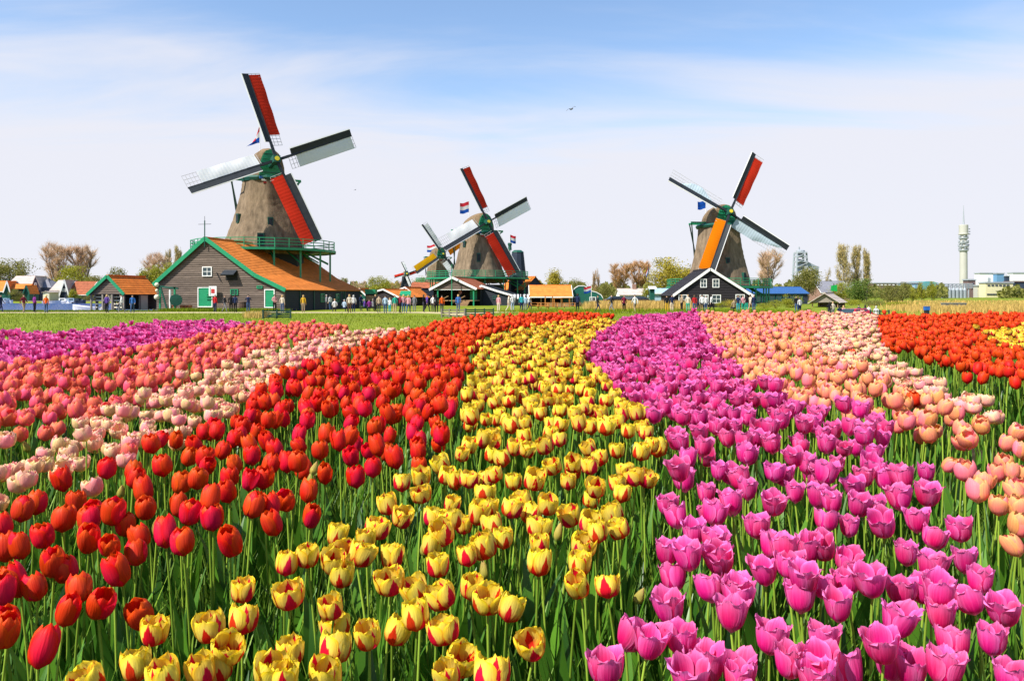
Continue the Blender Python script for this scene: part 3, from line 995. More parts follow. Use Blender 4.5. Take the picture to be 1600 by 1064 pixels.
LATT = pm("lattice_wood", (0.42, 0.41, 0.42), 0.7, 0.15, 3.0)
C_RED = leafm("sailcloth_red", (0.66, 0.040, 0.018), trans=0.55, rough=0.9, spec=0.05)
C_ORANGE = leafm("sailcloth_orange", (0.78, 0.20, 0.004), trans=0.42, rough=0.9, spec=0.05)
C_YELLOW = leafm("sailcloth_yellow", (0.80, 0.42, 0.01), trans=0.42, rough=0.9, spec=0.05)
C_WHITE = leafm("sailcloth_white", (0.82, 0.83, 0.84), trans=0.34, rough=0.9, spec=0.05)
C_GREY = leafm("sailcloth_grey", (0.42, 0.50, 0.56), trans=0.25, rough=0.9, spec=0.05)
FL_R = leafm("flag_red", (0.60, 0.03, 0.05), trans=0.4, rough=0.8, spec=0.1)
FL_W = leafm("flag_white", (0.80, 0.80, 0.80), trans=0.4, rough=0.8, spec=0.1)
FL_B = leafm("flag_blue", (0.015, 0.10, 0.50), trans=0.4, rough=0.8, spec=0.1)


def ring(n, r, z, a0, c=(0, 0)):
    return [Vector((c[0] + r * math.cos(a0 + 2 * math.pi * k / n), c[1] + r * math.sin(a0 + 2 * math.pi * k / n), z)) for k in range(n)]


def stage(root, z, r0, r1, a0, posts, legs_to, rail=1.05, skip=None, n=16):
    """gallery round a mill: deck, planks' edge, rail posts, handrails, struts"""
    d = MB()
    for k in range(n):
        a, b = a0 + 2 * math.pi * k / n, a0 + 2 * math.pi * (k + 1) / n
        q = [Vector((r * math.cos(t), r * math.sin(t), z)) for r, t in ((r0, a), (r1, a), (r1, b), (r0, b))]
        d.prism(q, (0, 0, -.16))
    d.build("deck", DGREEN, root)
    rl = MB()
    ro = r1 - .10
    for k in range(n):
        a, b = a0 + 2 * math.pi * k / n, a0 + 2 * math.pi * (k + 1) / n
        A, B = Vector((ro * math.cos(a), ro * math.sin(a), z)), Vector((ro * math.cos(b), ro * math.sin(b), z))
        for h in (.35, .7, rail):
            rl.beam(A + Vector((0, 0, h)), B + Vector((0, 0, h)), .06, .09)
        for t in (0, .5):
            P = A.lerp(B, t)
            rl.beam(P + Vector((0, 0, .001)), P + Vector((0, 0, rail + .03)), .08)
        # lean-to boards behind the rail, painted green
        rl.beam(A * 1.02 + Vector((0, 0, -.30)), B * 1.02 + Vector((0, 0, -.30)), .07, .26)
    rl.build("railing", GREEN, root, kind="stuff")
    for k in range(n):
        if skip and skip(k):
            continue
        a = a0 + 2 * math.pi * k / n
        rr = r1 * .93
        P = Vector((rr * math.cos(a), rr * math.sin(a), z - .17))
        b = MB().beam(P, (P.x, P.y, legs_to), .17)
        b.beam((P.x * .97, P.y * .97, z - 1.6), (P.x * .62, P.y * .62, z - .17), .14)
        b.build("gallery_post", GREEN, root)


def cap_mesh(a, b, w, h, sag=1.0):
    """boat shaped thatched cap along x (front at +a, back at -b)"""
    secs = [(a, .62, .96), (a * .72, .92, 1.04), (a * .3, 1.0, 1.02), (-b * .2, .98, .95), (-b * .6, .82, .80), (-b * .9, .52, .60), (-b, .30, .44)]
    n = 11
    vs, fs = [], []
    for x, ws, hs in secs:
        for k in range(n):
            t = math.pi * k / (n - 1)
            cx, sx = math.cos(t), math.sin(t)
            yy = w * ws * (abs(cx) ** .85) * (1 if cx > 0 else -1)
            zz = h * hs * sx ** .9
            vs.append((x, yy, zz))
    for i in range(len(secs) - 1):
        for k in range(n - 1):
            p = i * n + k
            fs.append((p, p + 1, p + 1 + n, p + n))
    fs.append(tuple(range(n)))
    fs.append(tuple(range((len(secs) - 1) * n, len(secs) * n))[::-1])
    fs += [(i * n, (i + 1) * n, (i + 1) * n + n - 1, i * n + n - 1) for i in range(len(secs) - 1)]
    return vs, fs


def windmill(label, px, dist, prof, hub, angs, rad, yaw, cloth, a0=0.0, cap=(3.0, 3.4, 2.5, 3.3), tower_mat=None, base=None, gallery=None, group="Dutch windmills",
             hub_out=None, tail=None, windows=(), board=0.62, lat=1.85, bars=22, tail_side=1, sail_label=None):
    """prof: list of (py, half width in px); hub: (px, py); angs: four arm angles in the picture plane, degrees"""
    s = dist / 1200
    X = gx(px, dist)
    root = thing("windmill", (X, dist, 0), label, "windmill", group)
    zs = lambda py: gz(py, dist)
    # ---- smock
    rgm = np.random.default_rng(int(px * 7))
    nv, nu = 30, 64
    zk = [zs(py) for py, _ in prof]
    rk = [hw * s for _, hw in prof]
    zz = np.linspace(zk[0], zk[-1], nv)
    rr = np.interp(zz, zk, rk)
    for _ in range(2):      # the thatch sweeps in a smooth curve
        rr[1:-1] = (rr[:-2] + 2 * rr[1:-1] + rr[2:]) / 4
    th = a0 + np.linspace(0, 2 * math.pi, nu, endpoint=False)
    ph = (th - a0) % (math.pi / 4) - math.pi / 8
    octo = 1 / np.cos(ph)           # eight flat sides, their corners rounded off as thick thatch is
    octo = 1 + (np.minimum(octo, 1.062) - 1)
    lump = rgm.normal(0, .022, (nv, nu))
    lump = (lump + np.roll(lump, 1, 1) + np.roll(lump, -1, 1)) / 2
    Rm = rr[:, None] * octo[None, :] + lump
    Rm[0] += rgm.uniform(-.05, .05, nu)
    Vm = np.stack([Rm * np.cos(th), Rm * np.sin(th), np.repeat(zz[:, None], nu, 1) + np.where(np.arange(nv)[:, None] == 0, rgm.uniform(-.12, .05, (1, nu)), 0)], 2).reshape(-1, 3)
    ii, kk = np.meshgrid(np.arange(nv - 1), np.arange(nu), indexing="ij")
    Fm = np.stack([ii * nu + kk, ii * nu + (kk + 1) % nu, (ii + 1) * nu + (kk + 1) % nu, (ii + 1) * nu + kk], 2).reshape(-1, 4)
    tower = link("smock", np_mesh("smock", Vm, Fm, tower_mat or THATCH, True), root)
    ztop = zs(prof[-1][0])
    rt = prof[-1][1] * s
    # ---- windows let into the thatch
    for (az, py, wv, hv, m) in windows:
        z = zs(py)
        hw = np.interp(-py, [-p for p, _ in prof], [h for _, h in prof]) * s
        a = R(az)
        n = Vector((math.sin(a), -math.cos(a), 0))
        t = Vector((math.cos(a), math.sin(a), 0))
        c = n * (hw * 1.0) + Vector((0, 0, z))
        win = MB().obox(c, t * wv, n * .30, Vector((0, 0, hv))).build("window", DGREEN, root)
        MB().obox(c + n * .31, t * wv * .72, n * .015, Vector((0, 0, hv * .78))).build("pane", TAR, win)
    if base:
        (r0, r1, zb) = base
        MB().lathe([(r0, 0), (r1, zb)], 8, a0=a0).build("base", TAR, root)
    if gallery:
        stage(root, a0=a0, **gallery)
    # ---- cap, turned to the wind
    ty = R(yaw)
    f = Vector((math.sin(ty), -math.cos(ty), 0))
    Mx = Matrix((( f.x, -f.y, 0), (f.y, f.x, 0), (0, 0, 1)))
    ca, cb, cw, ch = cap
    vs, fs = cap_mesh(ca, cb, cw, ch)
    mb = MB()
    mb.add([Mx @ Vector(v) + Vector((0, 0, ztop + .35)) for v in vs], fs)
    mb.build("cap", THATCH2, root, smooth=False)
    cr = MB()
    cr.lathe([(rt * 1.10, ztop - .25), (rt * 1.16, ztop + .1), (rt * 1.05, ztop + .40)], 16)
    cr.build("cap_ring", DGREEN, root)
    # ---- front boards, beard, windshaft
    ho = hub_out or ca + .9
    zh = gz(hub[1], dist - (ho + .6) * math.cos(R(yaw)))
    fb = MB()
    pts = []
    for k in range(9):
        t = math.pi * k / 8
        pts.append(Mx @ Vector((ca + .02, cw * .62 * math.cos(t), ch * .97 * math.sin(t))) + Vector((0, 0, ztop + .36)))
    fb.prism(pts, f * .12)
    front = fb.build("front_board", GREEN, root)
    for k in range(5):
        zz = ztop + .7 + k * ch * .17
        hwid = cw * .60 * math.sqrt(max(.05, 1 - ((zz - ztop - .36) / (ch * .97)) ** 2))
        A = Mx @ Vector((ca + .17, -hwid, 0)) + Vector((0, 0, zz))
        B = Mx @ Vector((ca + .17, hwid, 0)) + Vector((0, 0, zz))
        MB().beam(A, B, .06, .10).build("slat", GREEN if k % 2 else DGREEN, front)
    bd = MB()
    for k, (m, w_, h_) in enumerate(((0, .62, .30), (1, .50, .22), (2, .40, .16))):
        A = Mx @ Vector((ca + .22 + .02 * k, -cw * w_, 0)) + Vector((0, 0, ztop + .05 - .30 * k))
        B = Mx @ Vector((ca + .22 + .02 * k, cw * w_, 0)) + Vector((0, 0, ztop + .05 - .30 * k))
        bd.beam(A, B, .12, h_, mi=m)
    bd.build("beard", [BLUEP, WHITE, ROSE], root)
    tilt = R(11)
    fn = (f * math.cos(tilt) + Vector((0, 0, math.sin(tilt)))).normalized()
    H = f * ho + Vector((0, 0, zh))
    # keep the hub where it shows
    e1 = Vector((math.cos(ty), math.sin(ty), 0))
    e2 = e1.cross(fn) * -1
    if e2.z < 0:
        e2 = -e2
    sh = MB()
    sh.tube([H - fn * (ho + .5), H - fn * .6], .30, 10, mi=0)
    sh.obox(H - fn * .10, e1 * .42, fn * .62, e2 * .42, 0)
    sh.build("windshaft", DGREEN, root)
    MB().tube([H + fn * .53, H + fn * .62], .28, 12).build("hub_plate", GOLD, root)
    # ---- sails
    for th, (cm, c0, c1, shape) in zip(angs, cloth):
        t = R(th)
        d = e1 * math.cos(t) + e2 * math.sin(t)
        c = e1 * math.sin(t) - e2 * math.cos(t)
        off = fn * (.22 if int(round((th % 180) / 90)) % 2 else -.22)
        O = H + off

        def pt(r, q, up=0.0):
            ph = R(19 - 10 * r)
            cc = c * math.cos(ph) - fn * math.sin(ph)
            nn = fn * math.cos(ph) + c * math.sin(ph)
            return O + d * (r * rad) + cc * q + nn * up
        st = MB()
        for k in range(6):
            ra, rb = k / 6, (k + 1) / 6
            wa = .30 - .16 * (ra + rb) / 2
            st.beam(O + d * (ra * rad - (0 if k else .05)), O + d * (rb * rad), wa, wa * 1.1, side=c)
        sail = st.build("sail", STOCKM, root)
        lb = MB()
        ns = 7
        for k in range(ns):
            ra, rb = .20 + .80 * k / ns, .20 + .80 * (k + 1) / ns - .0004
            lb.prism([pt(ra, -.07, .05), pt(ra, -.07 - board, .16), pt(rb, -.07 - board, .16), pt(rb, -.07, .05)], fn * .04)
        lb.build("leading_board", STOCKM, sail)
        es = MB()
        for k in range(ns):
            ra, rb = .20 + .80 * k / ns, .20 + .80 * (k + 1) / ns
            es.beam(pt(ra, -.13 - board, .16), pt(rb, -.13 - board, .16), .11, .08, side=c)
        es.build("edge_strip", WHITE, sail)
        lt = MB()
        for k in range(bars + 1):
            r = .16 + .84 * k / bars
            lt.beam(pt(r, .05), pt(r, lat), .045, .035, side=d)
        for q in (.33, .66, 1.0):
            for k in range(7):
                lt.beam(pt(.16 + .12 * k, lat * q, -.03), pt(.16 + .12 * (k + 1), lat * q, -.03), .04, .03, side=c)
        lt.build("lattice", LATT, sail, kind="stuff")
        if cm:
            nr, nq = 88, 5
            vs, fs = [], []
            for i in range(nr + 1):
                u = i / nr
                r = c0 + (c1 - c0) * u
                q0, q1 = shape(u)
                for j in range(nq + 1):
                    v = j / nq
                    q = lat * (q0 + (q1 - q0) * v)
                    bil = .05 + .10 * math.sin(math.pi * v) * math.sin(math.pi * u) + .04 * math.sin(u * 17 + v * 3 + th) * v - .009 * math.cos(2 * math.pi * (r - .16) / .84 * bars)
                    vs.append(pt(r, q + .05, bil))
            for i in range(nr):
                for j in range(nq):
                    p = i * (nq + 1) + j
                    fs.append((p, p + 1, p + nq + 2, p + nq + 1))
            MB().add(vs, fs).build("sail_cloth", cm, sail, smooth=True)
    # ---- winding gear at the back: cross beams, long braces down to the stage
    if tail:
        zt, low = tail
        g = Vector((math.cos(ty), math.sin(ty), 0))
        for q, wd in ((.6, cw * 2.0), (-cb * .55, cw * 1.7)):
            A, B = f * q - g * wd + Vector((0, 0, zt)), f * q + g * wd + Vector((0, 0, zt))
            MB().beam(A, B, .22, .26).build("cross_beam", GREEN, root)
            for E, sgn in ((A, -1), (B, 1)):
                MB().beam(E - g * sgn * .1, -f * (cb + 2.6) + g * sgn * (.9 + .4 * (q > 0)) + Vector((0, 0, low)), .16).build("brace", DGREEN, root)
            MB().beam(B + Vector((0, 0, -.05)), B - g * cw * .75 + Vector((0, 0, -1.3)), .16, .2).build("strut", GREEN, root)
        MB().beam(-f * (cb * .8) + Vector((0, 0, ztop + .3)), -f * (cb + 3.0) + Vector((0, 0, low - .3)), .3, .3).build("tail_pole", DGREEN, root)
    return root


FULL = lambda u: (0.0, 1.0)
windmill("largest thatched windmill with red and white sails, behind the grey plank barn", 414, 95,
         [(398, 58.5), (382, 57.5), (375, 55), (350, 46.5), (325, 38.5), (300, 33.5), (283, 31)], (432, 249), [105.5, 23.5, -67.5, 203], 10.7, 33,
         [(C_RED, .28, .985, FULL), (C_WHITE, .25, .98, FULL), (C_RED, .18, .985, FULL), (C_WHITE, .18, .84, FULL)],
         a0=R(25), cap=(2.3, 3.9, 2.15, 3.3), hub_out=4.7, base=(5.3, 4.6, 6.9), gallery=dict(z=gz(392, 95), r0=4.3, r1=8.6, posts=16, legs_to=0.0), tail=(gz(280, 95), gz(375, 95)),
         windows=[(-38, 345, .25, .55, None), (27, 352, .32, .65, None), (12, 378, .4, .75, None)], lat=1.55, board=.72)
windmill("middle thatched windmill with red and white sails above the green veranda", 747, 141,
         [(442, 44), (432, 41), (418, 36), (405, 32.5), (392, 29.5), (379, 26), (366, 23.5)], (762, 347), [114, 27, -62, 208], 10.6, 33,
         [(C_RED, .24, .98, FULL), (C_WHITE, .22, .985, FULL), (C_RED, .2, .975, FULL), (C_WHITE, .2, .80, FULL)],
         a0=R(33), cap=(2.6, 4.4, 2.5, 3.3), hub_out=3.3, base=(5.2, 4.9, 3.5), gallery=dict(z=gz(434, 141), r0=4.6, r1=9.4, posts=16, legs_to=0.0), tail=(gz(360, 141), gz(420, 141)),
         windows=[(4, 404, .34, .8, None), (-45, 383, .3, .5, None)], lat=1.8)
windmill("right hand thatched windmill with orange sail, behind the black house with white bargeboards", 1123, 120,
         [(450, 49), (438, 46.5), (420, 42), (400, 37), (380, 33.5), (366, 31.5), (355, 31)], (1139, 331), [62, 149.5, 246, -33], 10.5, 9,
         [(C_RED, .2, .95, FULL), (C_GREY, .30, .80, lambda u: (0.0, .15 + .75 * math.sin(math.pi * min(1, u * 1.0)) ** 1.2)), (C_ORANGE, .16, .97, FULL), (C_GREY, .14, .92, lambda u: (0.0, 1.0 - .85 * max(0, u - .45) / .55))],
         a0=R(8), cap=(2.6, 3.7, 2.4, 2.9), hub_out=3.9, base=(4.6, 4.3, 3.0), gallery=dict(z=gz(447, 120), r0=4.2, r1=8.0, posts=16, legs_to=0.0), tail=(gz(349, 120), gz(412, 120)),
         windows=[(4, 409, .3, .45, None), (-20, 362, .25, .4, None), (38, 433, .3, .6, None)], lat=1.6)
windmill("small thatched windmill with a yellow sail, left of the middle windmill and behind it", 684, 232,
         [(452, 18.5), (440, 17.5), (425, 16), (412, 14.5), (404, 13.5)], (689, 397), [123, 35, -56, 212], 10.6, 30,
         [(C_WHITE, .22, .95, FULL), (C_ORANGE, .22, .97, FULL), (C_WHITE, .22, .97, FULL), (C_YELLOW, .2, .95, FULL)],
         a0=R(3), cap=(2.4, 3.6, 2.2, 3.0), hub_out=3.4, base=(4.0, 3.7, 3.2), gallery=dict(z=gz(440, 232), r0=3.5, r1=6.6, posts=16, legs_to=0.0), tail=(gz(402, 232), gz(430, 232)), lat=1.75, bars=14)
windmill("tiny dark windmill beyond the orange roofed huts, with pinkish red sails", 634, 262,
         [(452, 8), (440, 6.5), (430, 5)], (635, 428), [112, 20, -70, 197], 4.4, 17,
         [(C_WHITE, .2, .95, FULL), (C_RED, .2, .97, FULL), (C_WHITE, .2, .97, FULL), (C_RED, .2, .95, FULL)],
         cap=(1.0, 1.4, .95, 1.2), tower_mat=TAR, hub_out=1.9, lat=.8, board=.2, bars=10)


def flag(px, py0, dist, pole_h, w, h, label, style="fly", ang=180.0, z0=None, pole_m=None, cols=("r", "w", "b"), rod=.05):
    """Dutch tricolour on its pole: base of the pole at column px"""
    X = gx(px, dist)
    zb = gz(py0, dist) if z0 is None else z0
    root = thing("flag", (X, dist, zb), label, "flag", "Dutch flags")
    MB().tube([(0, 0, 0), (0, 0, pole_h)], [rod, rod * .6], 6).build("pole", pole_m or WHITE, root)
    mats = dict(r=FL_R, w=FL_W, b=FL_B)
    a = R(ang)
    dx, dy = math.cos(a), math.sin(a)
    n = 12
    for b in range(3):
        vs, fs = [], []
        for i in range(n + 1):
            u = i / n
            for j in range(2):
                v = (b + j) / 3
                wav = .09 * w * math.sin(u * 7 + v * 1.5) * u
                if style == "fly":
                    x = w * u * .96
                    z = pole_h - .1 - h * v - .16 * w * u ** 1.5 + .05 * w * math.sin(u * 6 + 1)
                elif style == "droop":
                    x = w * (.62 * u) * (.35 + .65 * v)
                    z = pole_h - .1 - h * v * (.65 + .3 * (1 - u)) - w * .75 * u ** 1.2 * (1 - .35 * v)
                else:
                    x = w * .22 * u + .02
                    z = pole_h - .1 - h * .5 * v - w * .95 * u
                    wav *= 1.6
                vs.append((dx * x - dy * wav, dy * x + dx * wav, z))
        for i in range(n):
            fs.append((2 * i, 2 * i + 1, 2 * i + 3, 2 * i + 2))
        MB().add(vs, fs).build("stripe", mats[cols[b]], root, smooth=True)
    return root


flag(406, 240, 97, 3.6, 2.6, 2.3, "Dutch flag drooping over the cap of the largest windmill", "droop", 190, rod=.04)
flag(733, 345, 144, 3.6, 1.8, 2.0, "Dutch flag flying over the cap of the middle windmill", "fly", 185)
flag(797, 392, 152, 3.2, 1.3, 1.5, "Dutch flag above the dark green mill body without sails", "fly", 20)
flag(681, 402, 235, 4.0, 2.8, 2.0, "small Dutch flag behind the mill with the yellow sail", "fly", 178)
flag(1103, 338, 124, 2.6, 1.5, 1.3, "blue flag flying behind the right hand windmill's cap", "fly", 188, cols=("b", "b", "b"))
flag(924, 470, 112, 2.2, 1.2, .9, "Dutch flag over the green bell gabled house", "fly", 190)
flag(1013.5, 462, 130, 5.6, 2.6, 2.2, "furled Dutch flag hanging from the pole by the pale cottage", "furl", 200, pole_m=IRON)
flag(706, 488, 116, 6.3, 1.4, 1.2, "Dutch flag hanging on the green mast before the veranda", "furl", 190, pole_m=GREEN, z0=0, rod=.09)
# ------------------------------------------------------------------ houses, barns, sheds
TILE = pm("roof_tiles_orange", (0.66, 0.20, 0.035), 0.85, 0.28, 1.6, bump=0.3, bscale=9, spec=0.2, rv=.16)
TILE_R = pm("roof_tiles_rust", (0.34, 0.105, 0.05), 0.85, 0.40, 1.6, bump=0.3, bscale=9, spec=0.2, rv=.25)
TILE_P = pm("roof_tiles_pale", (0.50, 0.42, 0.37), 0.85, 0.2, 1.6, spec=0.2, rv=.2)
TILE_G = pm("roof_slate_grey", (0.20, 0.20, 0.23), 0.7, 0.2, 1.6, spec=0.3, rv=.2)
TILE_B = pm("roof_blue", (0.03, 0.10, 0.27), 0.5, 0.15, 1.6, spec=0.4)
PLANK = pm("plank_weathered", (0.165, 0.125, 0.10), 0.85, 0.35, 1.2, (1, 1, 6), bump=0.4, bscale=12, spec=0.15, rv=.45)
BLACKB = pm("boards_black", (0.020, 0.016, 0.018), 0.7, 0.3, 1.5, (1, 1, 6), bump=0.3, bscale=10, rv=.3)
NAVY = pm("boards_navy", (0.020, 0.030, 0.052), 0.7, 0.3, 1.5, (1, 1, 6), bump=0.3, rv=.3)
SLATEB = pm("boards_blue_grey", (0.085, 0.095, 0.14), 0.7, 0.25, 1.5, (1, 1, 6), rv=.3)
TEALB = pm("boards_teal_green", (0.010, 0.105, 0.075), 0.6, 0.2, 1.5, (1, 1, 6), rv=.25)
TIMBER = pm("timber_tan", (0.36, 0.22, 0.11), 0.8, 0.3, 2, (1, 1, 4), rv=.3)
TIMBERG = pm("timber_grey", (0.26, 0.22, 0.18), 0.8, 0.3, 2, (1, 1, 4), rv=.3)
ORANGEW = pm("wood_orange", (0.50, 0.20, 0.04), 0.75, 0.25, 2, rv=.3)
GLASS = pm("window_glass", (0.03, 0.05, 0.06), 0.12, 0.3, 1.2, spec=0.6)
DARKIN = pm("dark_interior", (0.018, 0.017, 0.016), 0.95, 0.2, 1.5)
CREAMW = pm("wall_cream", (0.66, 0.60, 0.44), 0.85, 0.1, 1.2)
WHITEW = pm("wall_white", (0.78, 0.78, 0.77), 0.8, 0.06, 1.2)
BRICKP = pm("wall_brick", (0.28, 0.16, 0.12), 0.9, 0.25, 2.0)
PALEBLUE = pm("wall_pale_blue", (0.34, 0.48, 0.60), 0.5, 0.15, 1.0)


class Front:
    """upright plane through a house front: turns photo columns and rows into metres along and above it"""

    def __init__(s, px, dist, rz):
        s.x, s.y, s.c, s.s = gx(px, dist), dist, math.cos(rz), math.sin(rz)

    def u(s, px):
        k = (px - 800) / 1200
        return (k * s.y - s.x) / (s.c - k * s.s)

    def z(s, py, u):
        return gz(py, s.y + s.s * u)

    def p(s, px, py):
        u = s.u(px)
        return (u, s.z(py, u))


def courses(mb, a, b, d, n, step=.035, th=.06, mi=0):
    """lapped roof or wall courses between edge a (top line start) and b (bottom line start), running along vector d"""
    a, b, d = Vector(a), Vector(b), Vector(d)
    nrm = d.cross(b - a).normalized()
    for i in range(n):
        p, q = a.lerp(b, i / n), a.lerp(b, (i + 1) / n)
        q = q + (b - a) / n * .12
        mb.add([p, p + d, q + d + nrm * step, q + nrm * step, p - nrm * th, p + d - nrm * th, q + d - nrm * th, q - nrm * th],
               [(0, 1, 2, 3), (7, 6, 5, 4), (0, 4, 5, 1), (3, 2, 6, 7), (0, 3, 7, 4), (1, 5, 6, 2)], mi)


def opening(parent, c, t, n, w, h, fm, pmx, kind="window", bars=(1, 1), fw=.09):
    """a window or door on a wall: frame proud of the wall, pane set back in it, glazing bars"""
    c, t, n = Vector(c), Vector(t), Vector(n)
    up = Vector((0, 0, 1))
    fr = MB()
    fr.obox(c - t * (w / 2 - fw / 2) + n * .03, t * fw / 2, n * .06, up * h / 2)
    fr.obox(c + t * (w / 2 - fw / 2) + n * .03, t * fw / 2, n * .06, up * h / 2)
    fr.obox(c + up * (h / 2 - fw / 2) + n * .031, t * (w / 2 - fw), n * .058, up * fw / 2)
    fr.obox(c - up * (h / 2 - fw / 2) + n * .031, t * (w / 2 - fw), n * .066, up * fw / 2)
    o = fr.build(kind, fm, parent)
    MB().obox(c + n * .022, t * (w / 2 - fw), n * .012, up * (h / 2 - fw)).build("pane" if kind == "window" else "leaf_panel", pmx, o)
    if kind == "window" and min(w, h) > .5:
        gb = MB()
        for i in range(bars[0]):
            x = -w / 2 + w * (i + 1) / (bars[0] + 1)
            gb.obox(c + t * x + n * .042, t * .025, n * .012, up * (h / 2 - fw))
        for i in range(bars[1]):
            zz = -h / 2 + h * (i + 1) / (bars[1] + 1)
            gb.obox(c + up * zz + n * .047, t * (w / 2 - fw), n * .012, up * .025)
        gb.build("glazing_bar", fm, o)
    return o


def gable_house(name, label, cat, px0, dist, rz, prof, L, wall, roof, trim, openings=(), boards=None, over=.25, group=None, base_z=0.0, side=(), left_wall=True, trim_w=.28, open_front=False, tile=.34, z0=0.0):
    """house with its gable to the viewer; prof: gable outline in the photo from left eave over the ridge to right eave"""
    rz = R(rz)
    F = Front(px0, dist, rz)
    root = thing(name, (F.x, F.y, z0), label, cat, group, rz)
    P = [F.p(*q) for q in prof]
    P = [(u, z - z0) for u, z in P]
    W0, W1 = P[0][0], P[-1][0]
    wl = MB()
    poly = [(W0, .0, base_z)] + [(u, .0, z) for u, z in P] + [(W1, .0, base_z)]
    if open_front:   # only the gable triangle is boarded; below it the front stands open
        poly = [(u, .0, z) for u, z in P]
        wl.prism(poly, (0, .08, 0))
        wl.box(W0, L - .1, base_z, W1, L, min(P[0][1], P[-1][1]))
    else:
        n = len(poly)
        a = [Vector(p) for p in poly]
        b = [p + Vector((0, L, 0)) for p in a]
        wl.add(a + b, [tuple(range(n)), tuple(range(n, 2 * n))[::-1], (0, n, n + 1, 1), (n - 2, n - 2 + n, n - 1 + n, n - 1)])
    w_o = wl.build("wall", wall, root)
    if boards:
        zmax = max(z for _, z in P)
        zlow = base_z if not open_front else min(z for _, z in P)
        pitch = boards[1]
        k = 0
        allb = MB()

        def ext(z):
            xs_ = []
            for (u0, z0_), (u1, z1_) in zip(P[:-1], P[1:]):
                if (z0_ - z) * (z1_ - z) <= 0 and z0_ != z1_:
                    xs_.append(u0 + (u1 - u0) * (z - z0_) / (z1_ - z0_))
            lo_ = W0 if z <= P[0][1] else min(xs_, default=None)
            hi_ = W1 if z <= P[-1][1] else max(xs_, default=None)
            return lo_, hi_
        z = zlow
        while z + pitch * .5 < zmax:
            z1 = min(z + pitch * .96, zmax - .02)
            (l0, h0), (l1, h1) = ext(z + .001), ext(z1)
            if None not in (l0, h0, l1, h1) and h1 - l1 > .1:
                tgt = MB() if boards[0] == "plank" else allb
                g = .02
                tgt.add([(l0 + g, -.075, z), (h0 - g, -.075, z), (h1 - g, -.022, z1), (l1 + g, -.022, z1), (l0 + g, -.002, z), (h0 - g, -.002, z), (h1 - g, -.002, z1), (l1 + g, -.002, z1)],
                        [(0, 1, 2, 3), (4, 0, 3, 7), (1, 5, 6, 2), (3, 2, 6, 7), (4, 5, 1, 0)])
                if boards[0] == "plank":
                    tgt.build("plank", wall, w_o)
            z += pitch
        if boards[0] != "plank":
            allb.build("cladding", wall, w_o, kind="stuff")
    for (u0, z0_), (u1, z1_) in zip(P[:-1], P[1:]):
        dn = Vector((u1 - u0, 0, z1_ - z0_)).normalized()
        up_first = z0_ > z1_
        hi, lo = ((u0, z0_), (u1, z1_)) if up_first else ((u1, z1_), (u0, z0_))
        a, b = Vector((hi[0], -over, hi[1] + .08)), Vector((lo[0], -over, lo[1] + .08))
        last = (up_first and (u1, z1_) == P[-1]) or (not up_first and (u0, z0_) == P[0])
        if last:
            b = b + (b - a).normalized() * .28
        rm = MB()
        nn = max(3, int((b - a).length / tile))
        if up_first:
            courses(rm, a + Vector((0, L + 2 * over, 0)), b + Vector((0, L + 2 * over, 0)), (0, -(L + 2 * over), 0), nn)
        else:
            courses(rm, a, b, (0, L + 2 * over, 0), nn)
        ro = rm.build("roof", roof, root)
        if trim:
            side_v = Vector((0, 1, 0))
            mb = MB()
            off = Vector((0, -over - .05, -trim_w * .25 + .04))
            mb.beam(Vector((hi[0], 0, hi[1] + .08)) + off, Vector((b.x, 0, b.z)) + off, .07, trim_w, side=side_v)
            mb.build("bargeboard", trim, root)
    rdg = max(P, key=lambda q: q[1])
    MB().beam((rdg[0], -over, rdg[1] + .12), (rdg[0], L + over, rdg[1] + .12), .26, .14).build("ridge_cap", roof, root)
    for (kind, x0, y0, x1, y1, fm, pmx) in openings:
        (u0, za), (u1, zb) = F.p(x0, y0), F.p(x1, y1)
        zb = max(zb - z0, .02)
        za -= z0
        opening(root, ((u0 + u1) / 2, -.06, (za + zb) / 2), (1, 0, 0), (0, -1, 0), u1 - u0, za - zb, fm, pmx, kind)
    for (kind, v, zc, w_, h_, fm, pmx) in side:      # on the right hand long side, v metres behind the front corner
        opening(root, (W1 + .01, v, zc), (0, 1, 0), (1, 0, 0), w_, h_, fm, pmx, kind)
    return root, F, P


